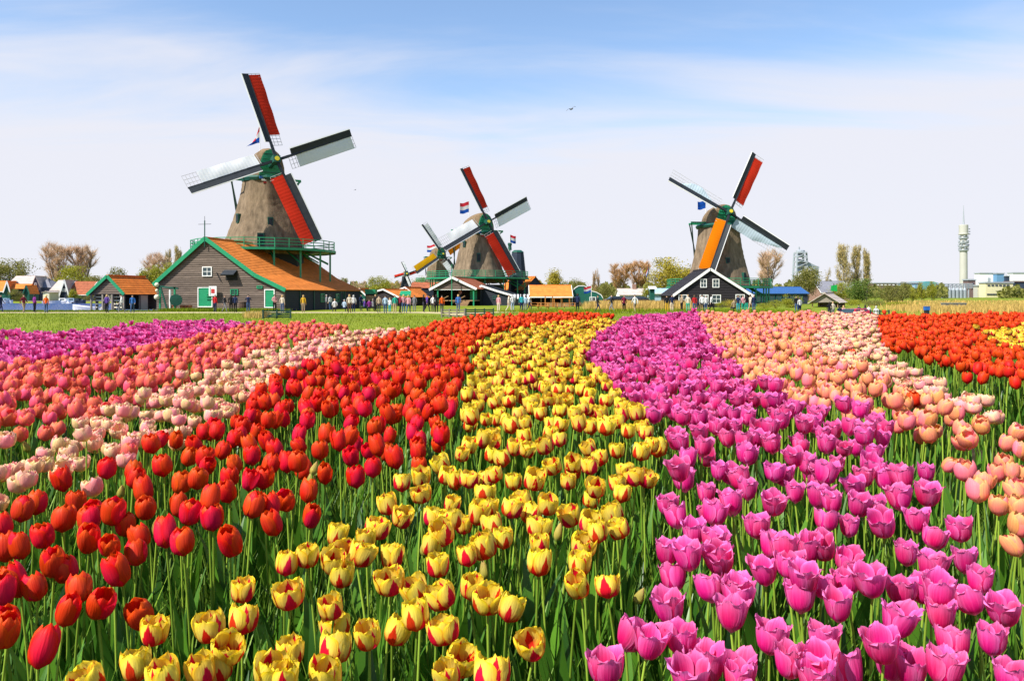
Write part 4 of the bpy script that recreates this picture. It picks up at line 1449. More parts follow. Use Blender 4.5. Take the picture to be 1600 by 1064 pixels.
def long_house(name, label, cat, px0, px1, dist, ridge_py, eave_py, depth, wall, roof, trim=None, openings=(), group=None, hip=(0, 0), rz=0, over=.25, chimneys=(), open_front=False, lean=False, z_base=0.0, tile=.34):
    """house with its eaves to the viewer"""
    rz = R(rz)
    F = Front(px0, dist, rz)
    L = F.u(px1)
    ze = F.z(eave_py, L / 2)
    zr = gz(ridge_py, dist + depth / 2)
    root = thing(name, (F.x, F.y, 0), label, cat, group, rz)
    wl = MB()
    if open_front:
        wl.box(0, depth - .1, z_base, L, depth, ze)
        wl.box(0, .5, z_base, .08, depth - .11, ze)
    else:
        wl.box(0, 0, z_base, L, depth, ze)
    if not hip[0]:
        wl.prism([(0.001, 0, ze + .001), (0.001, depth, ze + .001), (0.001, depth / 2, zr)], (.1, 0, 0))
    if not hip[1]:
        wl.prism([(L - .101, 0, ze + .001), (L - .101, depth, ze + .001), (L - .101, depth / 2, zr)], (.1, 0, 0))
    wl.build("wall", wall, root)
    rm = MB()
    n = max(3, int(math.hypot(depth / 2, zr - ze) / tile))
    dd = (zr - ze) / (depth / 2)
    if hip[0] or hip[1]:
        a0, a1 = hip[0] * depth / 2 - (0 if hip[0] else over), L - hip[1] * depth / 2 + (0 if hip[1] else over)
        Z = ze - dd * over + .06
        q = [Vector((-over, -over, Z)), Vector((L + over, -over, Z)), Vector((L + over, depth + over, Z)), Vector((-over, depth + over, Z)), Vector((a0, depth / 2, zr + .06)), Vector((a1, depth / 2, zr + .06))]
        rm.add(q, [(0, 1, 5, 4), (2, 3, 4, 5), (1, 2, 5), (3, 0, 4), (0, 3, 2, 1)])
    else:
        A = Vector((-over, depth / 2, zr + .07))
        courses(rm, A, (-over, -over, ze - dd * over + .07), (L + 2 * over, 0, 0), n)
        courses(rm, A + Vector((L + 2 * over, 0, 0)), (L + over, depth + over, ze - dd * over + .07), (-(L + 2 * over), 0, 0), n)
        rm.beam((-over, depth / 2, zr + .12), (L + over, depth / 2, zr + .12), .24, .12)
    rm.build("roof", roof, root)
    if trim:
        for x in (-over - .04, L + over + .04):
            for sg in (1, -1):
                y1 = -over if sg == 1 else depth + over
                MB().beam((x, depth / 2 + sg * .0, zr + .03), (x, y1, ze - dd * over + .03), .07, .24, side=(1, 0, 0)).build("bargeboard", trim, root)
        MB().beam((-over, -over - .05, ze - dd * over), (L + over, -over - .05, ze - dd * over), .06, .16).build("eaves_board", trim, root)
    for (kind, x0, y0, x1, y1, fm, pmx) in openings:
        (u0, za), (u1, zb) = F.p(x0, y0), F.p(x1, y1)
        zb = max(zb, .02)
        opening(root, ((u0 + u1) / 2, -.02, (za + zb) / 2), (1, 0, 0), (0, -1, 0), u1 - u0, za - zb, fm, pmx, kind)
    for (x, h, m) in chimneys:
        MB().box(x - .35, depth / 2 - .35, zr - .5, x + .35, depth / 2 + .35, zr + h).build("chimney", m, root)
    return root, F, L


# ---- the big barn in front of the largest mill
W_ = "window"
barn, FB, PB = gable_house(
    "barn", "large grey plank barn with green bargeboards and orange tiled roof below the largest windmill", "barn", 245, 83.14, -12,
    [(245, 443), (323, 373), (400, 430), (445, 452)], 19.4, PLANK, TILE, GREEN,
    openings=[(W_, 317, 417, 332, 432, WHITE, GLASS), ("door", 310, 449, 333, 480, WHITE, GREEN), ("door", 414, 452, 430, 481, WHITE, GREEN), (W_, 402, 446.5, 411, 451, GREEN, GLASS), (W_, 361, 452, 373, 461, GREEN, TAR)],
    boards=("plank", .235), over=.3, trim_w=.42,
    side=[(W_, 8.6, 1.35, .9, 1.0, GREEN, GLASS), (W_, 12.6, 1.35, .9, 1.0, GREEN, GLASS), ("door", 13.9, 1.05, 1.0, 2.0, DGREEN, TAR)])
Wb = PB[-1][0]
sd = MB()
for k in range(9):
    sd.box(Wb + .002, .15, .03 + .235 * k, Wb + .04 - .0005 * k, 19.3, .25 + .235 * k)
sd.build("side_cladding", TAR, barn, kind="stuff")
for v in (3.1, 6.4, 14.6):
    MB().box(Wb + .06, v, 0, Wb + .12, v + .14, 2.2).build("wall_post", DGREEN, barn)
fin = MB().tube([(PB[1][0], -.36, PB[1][1] - .9), (PB[1][0], -.36, PB[1][1] + 1.9)], .055, 6)
fin.build("finial_pole", DGREEN, barn)
vane = MB().beam((PB[1][0] - .75, -.36, PB[1][1] + 1.5), (PB[1][0] + .75, -.36, PB[1][1] + 1.5), .04)
vane.beam((PB[1][0], -.36, PB[1][1] + 1.9), (PB[1][0], -.36, PB[1][1] + 2.35), .03)
vane.build("weather_vane", IRON, barn)
u, z = FB.p(361, 424)
hatch = MB().obox((u, -.35, z - .1), (.75, 0, 0), (0, .45, .30), (0, -.02, .04))
hatch.build("hatch_flap", TAR, barn)
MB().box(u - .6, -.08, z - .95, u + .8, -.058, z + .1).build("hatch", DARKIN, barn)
u, z = FB.p(343, 432)
MB().beam((u - .25, -.12, z + .4), (u + .25, -.12, z - .5), .14, .07).build("iron_anchor", IRON, barn)
u, z = FB.p(337, 455)
sg = thing("hanging_sign", tuple(barn.matrix_basis @ Vector((0, 0, 0))), "white signboard with a red square hanging by the barn's green door", "sign")
sg.location = (FB.x + u * FB.c, FB.y + u * FB.s, 0)
sg.rotation_euler = (0, 0, R(-12))
MB().box(-.45, -.55, z - .5, .45, -.47, z + .52).build("board", WHITE, sg)
MB().box(-.17, -.575, z - .22, .24, -.552, z + .24).build("red_square", ROSE, sg)
MB().box(-.33, -.565, z - .42, -.25, -.552, z + .42).build("green_stripe", GREEN, sg)
ar = MB()
for k in range(3):
    ar.beam((-1.3, -.5, z - .3 + .3 * k), (-.451, -.5, z - .3 + .3 * k), .06, .09)
ar.build("bracket", GREEN, sg)

# ---- open timber shed by the river
shed, FS, PS = gable_house("timber_shed", "small open timber shed with orange roof and green bargeboards beside the river", "shed", 141, 84.4, -12,
                           [(141, 459), (170, 432), (194, 458)], 5.6, PLANK, TILE, GREEN, boards=("plank", .24), open_front=True, trim_w=.34)
zr_ = PS[0][1] - .05
ws = PS[-1][0]
for x in (.08, ws * .36, ws * .64, ws - .08):
    MB().beam((x, .06, 0), (x, .06, zr_), .16).build("post", TIMBERG, shed)
    br = MB().beam((x, .06, zr_ - .9), (x + (.5 if x < ws / 2 else -.5), .06, zr_ - .1), .10)
    br.build("brace", TIMBERG, shed)
for v in (2.6, 5.5):
    MB().beam((ws - .08, v, 0), (ws - .08, v, zr_), .16).build("post", TIMBERG, shed)
MB().box(.1, .0, zr_ - .02, ws - .1, .16, zr_ + .16).build("tie_beam", TIMBERG, shed)
MB().box(ws - .12, 2.75, .0, ws - .05, 3.9, zr_ - .1).build("side_board", CREAMW, shed)
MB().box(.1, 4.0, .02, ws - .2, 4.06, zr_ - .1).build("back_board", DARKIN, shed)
for i, x0 in enumerate((.35, ws * .62)):
    rk = thing("storage_rack", (0, 0, 0), ("left" if i == 0 else "right") + " pale slatted rack inside the open timber shed", "rack", "racks in the shed")
    rk.location = (FS.x + x0 * FS.c - .5 * FS.s * -1 * 0, FS.y + x0 * FS.s + .45, 0)
    rk.rotation_euler = (0, 0, R(-12))
    for k in range(4):
        MB().box(0, .1, .25 + .38 * k, ws * .24, .5, .40 + .38 * k).build("shelf", CREAMW, rk)
    MB().box(-.06, .08, 0, -.001, .5, 1.75).build("upright", TIMBERG, rk)
    MB().box(ws * .24 + .001, .08, 0, ws * .24 + .06, .5, 1.75).build("upright", TIMBERG, rk)

# ---- hoisting crane at the barn's corner
cr = thing("hand_crane", (gx(250, 80.5), 80.5, 0), "green timber hoisting frame with white rope drum at the barn's left corner", "crane")
H = 2.6
for x in (0, 1.55):
    MB().beam((x, 0, 0), (x, 0, H - .1), .17).build("post", GREEN, cr)
MB().beam((-.25, 0, H), (1.9, 0, H - .25), .17, .2).build("top_beam", DGREEN, cr)
MB().beam((.15, -.2, H - .1), (.85, -.2, .1), .15).build("brace", DGREEN, cr)
MB().tube([(1.08, -.05, .1), (1.08, -.05, H - .35)], .11, 8).build("white_pole", WHITE, cr)
dr = MB().lathe([(.05, -.12), (.62, -.1), (.62, .1), (.05, .12)], 14)
o = dr.build("wheel", DGREEN, cr)
o.rotation_euler = (R(90), 0, R(20))
o.location = (1.75, -.15, 1.15)
for k, (zz, rr) in enumerate(((H + .15, .22), (H - .45, .16), (H - 1.15, .27))):
    b_ = MB().lathe([(rr * .4, -rr), (rr, -rr * .45), (rr, rr * .45), (rr * .4, rr)], 10, c=(-.28, -.1, zz))
    b_.build("block", CREAMW, cr, smooth=True)

# ---- huts between the barn and the middle mill
gable_house("market_hut", "orange roofed hut with white bargeboards nearest the barn's right end", "hut", 556, 112, -8, [(556, 462), (562, 452), (574, 464)], 3.5, TEALB, TILE, WHITE, group="visitor huts", trim_w=.2)
k_ = thing("kiosk", (gx(571, 100), 100, 0), "bright green kiosk with a shallow roof behind the crowd", "kiosk")
MB().box(0, 0, 0, 1.25, 1.3, 1.8).build("wall", DARKIN, k_)
MB().box(-.05, -.12, 1.8, 1.3, 1.4, 2.4).build("fascia", GREEN, k_)
MB().box(.08, -.03, .9, 1.15, -.001, 1.6).build("serving_hatch", TIMBER, k_)
gable_house("market_hut", "wide hut with white bargeboards and a long orange roof", "hut", 589, 115, -20, [(589, 456), (600, 453), (622, 464)], 8, BLACKB, TILE, WHITE, group="visitor huts", boards=("stuff", .3), trim_w=.22)
gable_house("market_hut", "dark hut whose sloping roof has a pale bargeboard, left of the veranda", "hut", 628, 122, -20, [(628, 452), (634, 450), (652, 464)], 5, NAVY, TILE, WHITE, group="visitor huts", trim_w=.2)
long_house("storehouse", "low storehouse with a rust red roof behind the huts", "house", 641, 700, 150, 442, 462, 9, NAVY, TILE_R)
gable_house("market_hut", "green black hut with steep dark roof in front of the rust roof", "hut", 655, 126, -25, [(655, 470), (660, 452), (672, 464)], 4, TEALB, TAR, None, group="visitor huts")
aw = thing("awning", (gx(624, 98), 98, 0), "bright green awning over a stall behind the visitors", "awning")
MB().add([(0, 0, 1.72), (1.45, 0, 1.72), (1.4, .9, 2.2), (.05, .9, 2.2), (0, 0, 1.5), (1.45, 0, 1.5)], [(0, 1, 2, 3), (4, 5, 1, 0)]).build("canopy", GREEN, aw)
for x in (.04, 1.41):
    MB().beam((x, .05, 0), (x, .05, 1.7), .06).build("post", DGREEN, aw)

# ---- veranda house at the foot of the middle mill
ver, FV, PV = gable_house("veranda_house", "house with open veranda, green posts and white bargeboards under the middle windmill", "house", 677, 118, -12,
                          [(674, 452), (707, 434), (743, 451)], 12, PLANK, TILE_R, WHITE, boards=("stuff", .25), open_front=True, trim_w=.34, over=.3)
wv = PV[-1][0]
zv = min(PV[0][1], PV[-1][1])
MB().box(.1, .05, .72, wv - .1, 3.2, .86).build("floor", TIMBER, ver)
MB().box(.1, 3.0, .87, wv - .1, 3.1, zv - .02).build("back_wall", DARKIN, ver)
MB().box(-.05, .2, 0, .05, 11.9, zv - .02).build("left_wall", TAR, ver)
MB().box(wv - .05, 2.9, 0, wv + .05, 11.9, zv - .02).build("right_wall", TAR, ver)
for px in (684, 740):
    u = FV.u(px)
    MB().beam((u, .05, 0), (u, .05, zv - .03), .2).build("post", GREEN, ver)
MB().box(wv * .02, -.04, zv - .12, wv * .98, .06, zv + .08).build("tie_beam", WHITE, ver)
u = FV.u(734)
MB().box(u - .55, 2.2, .87, u + .55, 2.3, zv - .1).build("green_screen", GREEN, ver)
stp = MB()
for k in range(5):
    stp.box(FV.u(718) - .1 + .02 * k, -.3 * k - .28, .72 - .145 * (k + 1), FV.u(734), -.3 * k - .001, .72 - .145 * k - .03)
stp.build("stair", TIMBER, ver, kind="stuff")
for px, sgn in ((692, 1), (718, 1)):
    u = FV.u(px)
    MB().beam((u - .9, -1.2, .4), (u + .9, -.1, 1.5), .09, .14).build("handrail", TIMBER, ver)
gable_house("tarred_house", "long black tarred house with one sweeping white bargeboard under the middle mill", "house", 745, 121, -10,
            [(744, 458), (752, 447), (776, 455), (803, 463)], 9, TAR, TAR, WHITE, boards=("stuff", .3), trim_w=.3, openings=[(W_, 770, 462, 776, 468, DGREEN, GLASS)])
st = thing("striped_awning", (gx(800, 112), 112, 0), "dark awning with pale stripes beside the black tarred house", "awning")
for k in range(10):
    x = k * .245
    MB().add([(x, 0, 1.35), (x + .243, 0, 1.35), (x + .243, .8, 1.75), (x, .8, 1.75), (x, 0, 1.1), (x + .243, 0, 1.1)], [(0, 1, 2, 3), (4, 5, 1, 0)]).build("stripe", WHITE if k % 2 else TAR, st)
for x in (.03, 2.4):
    MB().beam((x, .04, 0), (x, .04, 1.33), .07).build("post", DGREEN, st)

# ---- mill body without sails, houses right of the middle mill
mb_t = thing("mill_body", (gx(809, 150), 150, 0), "dark green wooden mill body without sails right of the middle windmill", "mill")
zt = gz(395, 150)
MB().lathe([(2.1, 0), (1.75, gz(438, 150)), (1.2, zt - .3), (1.15, zt)], 10, a0=R(10)).build("tower", NAVY, mb_t)
MB().lathe([(1.22, zt), (1.18, zt + .15), (.7, zt + .5)], 10, a0=R(10)).build("cap", DGREEN, mb_t)
MB().lathe([(.38, zt + .5), (.32, zt + 1.4), (.42, zt + 1.42), (.40, zt + 1.9)], 8, c=(-1.55, 0, 0)).build("vent", DGREEN, mb_t)
MB().beam((-1.55, 0, zt - 2), (-1.55, 0, zt + .55), .2).build("vent_post", DGREEN, mb_t)
gable_house("dark_house", "navy boarded house with an orange roof and white framed gable window", "house", 817, 146, 30, [(817, 452), (836, 433), (852, 452)], 9, NAVY, TILE, None, boards=("stuff", .3),
            openings=[(W_, 829, 446, 837, 455, WHITE, GLASS)])
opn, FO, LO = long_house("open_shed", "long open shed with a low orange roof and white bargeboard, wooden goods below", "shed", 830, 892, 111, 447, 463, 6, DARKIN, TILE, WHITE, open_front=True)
for k in range(5):
    MB().beam((LO * k / 4, .1, 0), (LO * k / 4, .1, gz(464, 111)), .13).build("post", TIMBER, opn)
bg = thing("bell_gable_house", (gx(880, 114), 114, 0), "dark green house with a white edged bell shaped gable", "house")
bell = [(880, 463), (886, 460), (893, 456), (899, 450), (904, 447), (913, 447), (918, 450), (924, 455), (932, 457), (939, 461), (942, 466)]
Fg = Front(880, 114, 0)
bp = [Fg.p(*q) for q in bell]
MB().prism([(bp[0][0], 0, 0)] + [(a, 0, b) for a, b in bp] + [(bp[-1][0], 0, 0)], (0, .25, 0)).build("front_wall", TEALB, bg)
MB().box(.1, .26, 0, bp[-1][0] - .1, 7, bp[0][1] - .1).build("wall", TEALB, bg)
for (a, b), (c, d_) in zip(bp[:-1], bp[1:]):
    MB().beam((a, .12, b + .02), (c, .12, d_ + .02), .36, .1, side=(0, 1, 0)).build("coping", WHITE, bg)
MB().prism([(.1, .3, bp[0][1] - .09), (bp[-1][0] / 2, .3, bp[4][1] - .3), (bp[-1][0] - .1, .3, bp[0][1] - .09)], (0, 6.7, 0)).build("roof", TILE, bg)
for x0, x1, kd in ((894, 904, "door"), (921, 931, W_)):
    u0, za = Fg.p(x0, 464)
    u1, zb = Fg.p(x1, 477.5)
    opening(bg, ((u0 + u1) / 2, -.01, (za + max(zb, .03)) / 2), (1, 0, 0), (0, -1, 0), u1 - u0, za - max(zb, .03), WHITE, GLASS if kd == W_ else DARKIN, kd)

# ---- cottage, glasshouse, black house, blue roofed hall, pavilion
long_house("cottage", "pale cottage with a tan roof in front of the brown trees", "house", 969, 1008, 150, 452, 461, 6, WHITEW, TILE_P, openings=[(W_, 974, 463, 979, 468, TAR, GLASS), (W_, 986, 463, 1000, 469, TAR, GLASS)], chimneys=[(3.2, 1.0, BRICKP)])
long_house("glasshouse", "pale blue glazed shed left of the black house", "shed", 1016, 1050, 138, 452, 458, 5, PALEBLUE, PALEBLUE, WHITE)
long_house("utility_box", "slim pale green cabinet standing before the glazed shed", "cabinet", 1016, 1023, 120, 449, 451, .7, TEALB, WHITE, tile=.2)
gable_house("black_house", "black boarded house with white bargeboards and window frames before the right hand windmill", "house", 1053, 104, 0, [(1053, 461), (1109, 421), (1174, 462)], 9, BLACKB, BLACKB, WHITE, boards=("stuff", .22), trim_w=.34,
            openings=[(W_, 1094, 436, 1104, 449.5, WHITE, GLASS), (W_, 1113, 436, 1123.5, 449.5, WHITE, GLASS), (W_, 1060, 460.5, 1073.5, 476, WHITE, GLASS), (W_, 1093, 460.5, 1106.5, 476, WHITE, GLASS), (W_, 1112, 460.5, 1126, 474, WHITE, GLASS), (W_, 1149, 460, 1163, 474, WHITE, GLASS)])
long_house("blue_hall", "low dark hall with a blue roof behind the bushes", "hall", 1172, 1262, 138, 449.5, 459, 8, NAVY, TILE_B, openings=[(W_, 1180 + 11 * k, 461, 1188 + 11 * k, 472, TEALB, GLASS) for k in range(7)])
pav, FP, PP = gable_house("pavilion", "low pavilion with a pale spreading roof and brown front", "pavilion", 1268, 104, -32, [(1266, 473), (1289, 459), (1310, 472)], 5.4, TIMBERG, TILE_P, None, open_front=True, over=.4)
for x in (.1, PP[-1][0] - .1):
    for v in (.1, 5.2):
        MB().beam((x, v, 0), (x, v, .85), .12).build("post", TIMBER, pav)
long_house("brick_house", "distant house with a broad brown roof above the pavilion", "house", 1284, 1328, 210, 440, 457, 10, BRICKP, TILE_G, WHITE)
gb = thing("green_banner", (gx(1303, 150), 150, 0), "bright green banner on a pole above the pavilion's roof", "banner")
MB().beam((0, .06, 0), (0, .06, gz(443, 150)), .09).build("pole", IRON, gb)
MB().prism([(-.6, 0, gz(454.5, 150)), (.66, 0, gz(455.5, 150)), (.62, 0, gz(445, 150)), (-.55, 0, gz(446.5, 150))], (0, .04, 0)).build("cloth", leafm("banner_green", (0.02, .55, .12), trans=.4), gb)

# ---- old houses on the far bank
long_house("riverside_house", "orange roofed house at the left end of the far bank", "house", -40, 9, 196, 440, 455, 8, TEALB, TILE, WHITE, group="riverside houses")
gable_house("riverside_house", "narrow dark green gable beside the leftmost orange roof", "house", 6, 194, 12, [(6, 456), (11.5, 440), (16, 456)], 5, TEALB, TILE, WHITE, group="riverside houses", trim_w=.3)
long_house("riverside_house", "large house with a broad pale roof on the far bank", "house", 8, 52, 206, 432, 449, 10, BRICKP, TILE_P, group="riverside houses", openings=[(W_, 30, 452, 34, 458, WHITE, GLASS), (W_, 40, 452, 44, 458, WHITE, GLASS)])
long_house("riverside_house", "low orange roofed cottage with a hedge in front on the far bank", "house", 15, 40, 195, 444.5, 451, 5, DARKIN, TILE, group="riverside houses")
gable_house("riverside_house", "tiny teal green gable among the far bank cottages", "house", 37, 193, 8, [(37, 458), (41.5, 446.5), (46, 458)], 5, TEALB, TILE, TEALB, group="riverside houses", trim_w=.3)
gable_house("riverside_house", "tall blue grey gabled house on the far bank", "house", 49, 200, 16, [(49, 449), (55.5, 432), (63, 448)], 9, SLATEB, TILE_P, None, group="riverside houses", openings=[(W_, 54, 442, 57, 447, WHITE, GLASS), (W_, 51.5, 452, 54, 458, WHITE, GLASS), (W_, 57.5, 452, 60, 458, WHITE, GLASS)])
long_house("riverside_house", "house with a dark hipped roof between two gables on the far bank", "house", 62, 80, 202, 435, 449, 8, SLATEB, TILE_G, group="riverside houses", hip=(0, .9))
long_house("riverside_house", "house with a light tan roof left of the white edged gable", "house", 79, 100, 200, 438.5, 454, 8, WHITEW, TILE_P, group="riverside houses", openings=[(W_, 79 + 5 * k, 457, 82 + 5 * k, 465, WHITE, GLASS) for k in range(4)])
gable_house("riverside_house", "steep dark gable edged in white at the water's side", "house", 93, 197, 10, [(93, 462), (101, 438), (108, 462)], 8, NAVY, TILE_P, WHITE, group="riverside houses", trim_w=.35, openings=[(W_, 97.5, 451, 99.5, 456, WHITE, GLASS), (W_, 101.5, 451, 103.5, 456, WHITE, GLASS)])
long_house("riverside_house", "broad orange roof with white edge right of the steep dark gable", "house", 104, 136, 198, 440.5, 460, 9, NAVY, TILE_R, WHITE, group="riverside houses")
long_house("riverside_house", "orange roofed house half hidden behind the timber shed", "house", 134, 156, 206, 442, 456, 8, CREAMW, TILE_R, WHITE, group="riverside houses")
gable_house("yellow_annex", "small cream annex at the foot of the blue grey gable", "annex", 67, 191, 0, [(67, 457), (72, 455.5), (77, 457)], 4, CREAMW, TILE_P, None)
bk = MB()
bk.box(-120, 187.2, -.5, -38, 187.6, .22)
bk.build("quay_wall", TIMBERG, None, label="low timber quay along the far river bank", cat="quay")


def boat(px, dist, L, hull, label, cabin=None, rz=0, z=-.42):
    t = thing("boat", (gx(px, dist), dist, z), label, "boat", "boats on the river", R(rz))
    vs, fs = [], []
    n = 8
    for i in range(n + 1):
        u = i / n
        w_ = L * .15 * math.sin(math.pi * (0.12 + .88 * min(1, (1 - u) * 1.15))) ** .7 if u < .999 else .02
        sh = .55 + .35 * u ** 2.5
        x = (u - .5) * L
        vs += [(x, -w_, sh), (x, -w_ * .6, -.1), (x, w_ * .6, -.1), (x, w_, sh)]
    for i in range(n):
        for k in range(3):
            a = i * 4 + k
            fs.append((a, a + 1, a + 5, a + 4))
        fs.append((i * 4 + 3, i * 4, i * 4 + 4, i * 4 + 7))
    fs.append((0, 3, 2, 1))
    MB().add(vs, fs).build("hull", hull, t)
    if cabin:
        MB().prism([(-L * .25, -.55, .6), (L * .12, -.55, .6), (L * .05, -.5, 1.25), (-L * .24, -.5, 1.25)], (0, 1.05, 0)).build("cabin", cabin, t)
        MB().box(-L * .2, -.575, .8, L * .03, -.553, 1.1).build("cabin_window", GLASS, t)
    return t


HULLW = pm("hull_white", (0.78, 0.76, 0.76), 0.4, 0.05, 2)
HULLD = pm("hull_dark", (0.05, 0.06, 0.09), 0.4, 0.1, 2)
boat(84, 184, 5.6, HULLW, "long low white boat moored below the cream annex", None, 3)
boat(102, 184, 5.0, HULLW, "white cabin boat below the steep dark gable", WHITE, -4)
boat(115, 183.5, 4.4, HULLW, "white launch with grey cabin left of the dark boat", PALEBLUE, 4)
boat(123, 183, 3.4, HULLD, "dark cabin boat moored right of the white launches", TAR, 0)
boat(138, 97, 4.3, HULLW, "pale pinkish boat lying behind the timber shed", None, 172)
boat(2, 184, 3.2, HULLW, "white cabin boat at the left end of the far bank", WHITE, 0)
boat(12, 184.5, 2.6, HULLW, "small white boat with grey cabin under the leftmost gable", PALEBLUE, 0)
# ------------------------------------------------------------------ trees, bushes, reeds
BARK = pm("bark", (0.11, 0.085, 0.065), 0.95, 0.3, 4, (1, 1, .3))
TWIG_P = leafm("twigs_pinkish", (0.60, 0.42, 0.29), (0.68, 0.48, 0.31), trans=0.3)
TWIG_B = leafm("twigs_brown", (0.52, 0.29, 0.14), (0.60, 0.36, 0.17), trans=0.3)
TWIG_T = leafm("twigs_tan", (0.48, 0.36, 0.15), (0.54, 0.42, 0.16), trans=0.3)
L_YG = leafm("leaves_yellow_green", (0.26, 0.28, 0.02), (0.37, 0.36, 0.025), trans=0.45)
L_Y = leafm("leaves_fresh_yellow", (0.38, 0.32, 0.035), (0.48, 0.39, 0.04), trans=0.45)
L_G = leafm("leaves_green", (0.07, 0.14, 0.02), (0.15, 0.21, 0.03), trans=0.4)
L_O = leafm("leaves_olive", (0.17, 0.175, 0.04), (0.26, 0.25, 0.055), trans=0.45)


def leaf_quads(rg, C, size, asp=.62, up=0.0):
    n = len(C)
    a = rg.normal(size=(n, 3))
    a /= np.linalg.norm(a, axis=1)[:, None]
    b = rg.normal(size=(n, 3))
    b -= a * (a * b).sum(1)[:, None]
    b /= np.linalg.norm(b, axis=1)[:, None]
    s = (size * rg.uniform(.6, 1.3, n))[:, None]
    V = np.stack([C + a * s, C + b * s * asp, C - a * s, C - b * s * asp], 1).reshape(-1, 3)
    F = np.arange(4 * n).reshape(n, 4)
    return V, F


def ribbons(rg, A, B, w):
    """thin twigs from A to B"""
    d = B - A
    s = np.cross(d, rg.normal(size=A.shape))
    s /= np.linalg.norm(s, axis=1)[:, None] + 1e-9
    w = np.broadcast_to(w, (len(A),))[:, None]
    V = np.stack([A - s * w, A + s * w, B + s * w * .3, B - s * w * .3], 1).reshape(-1, 3)
    return V, np.arange(4 * len(A)).reshape(-1, 4)


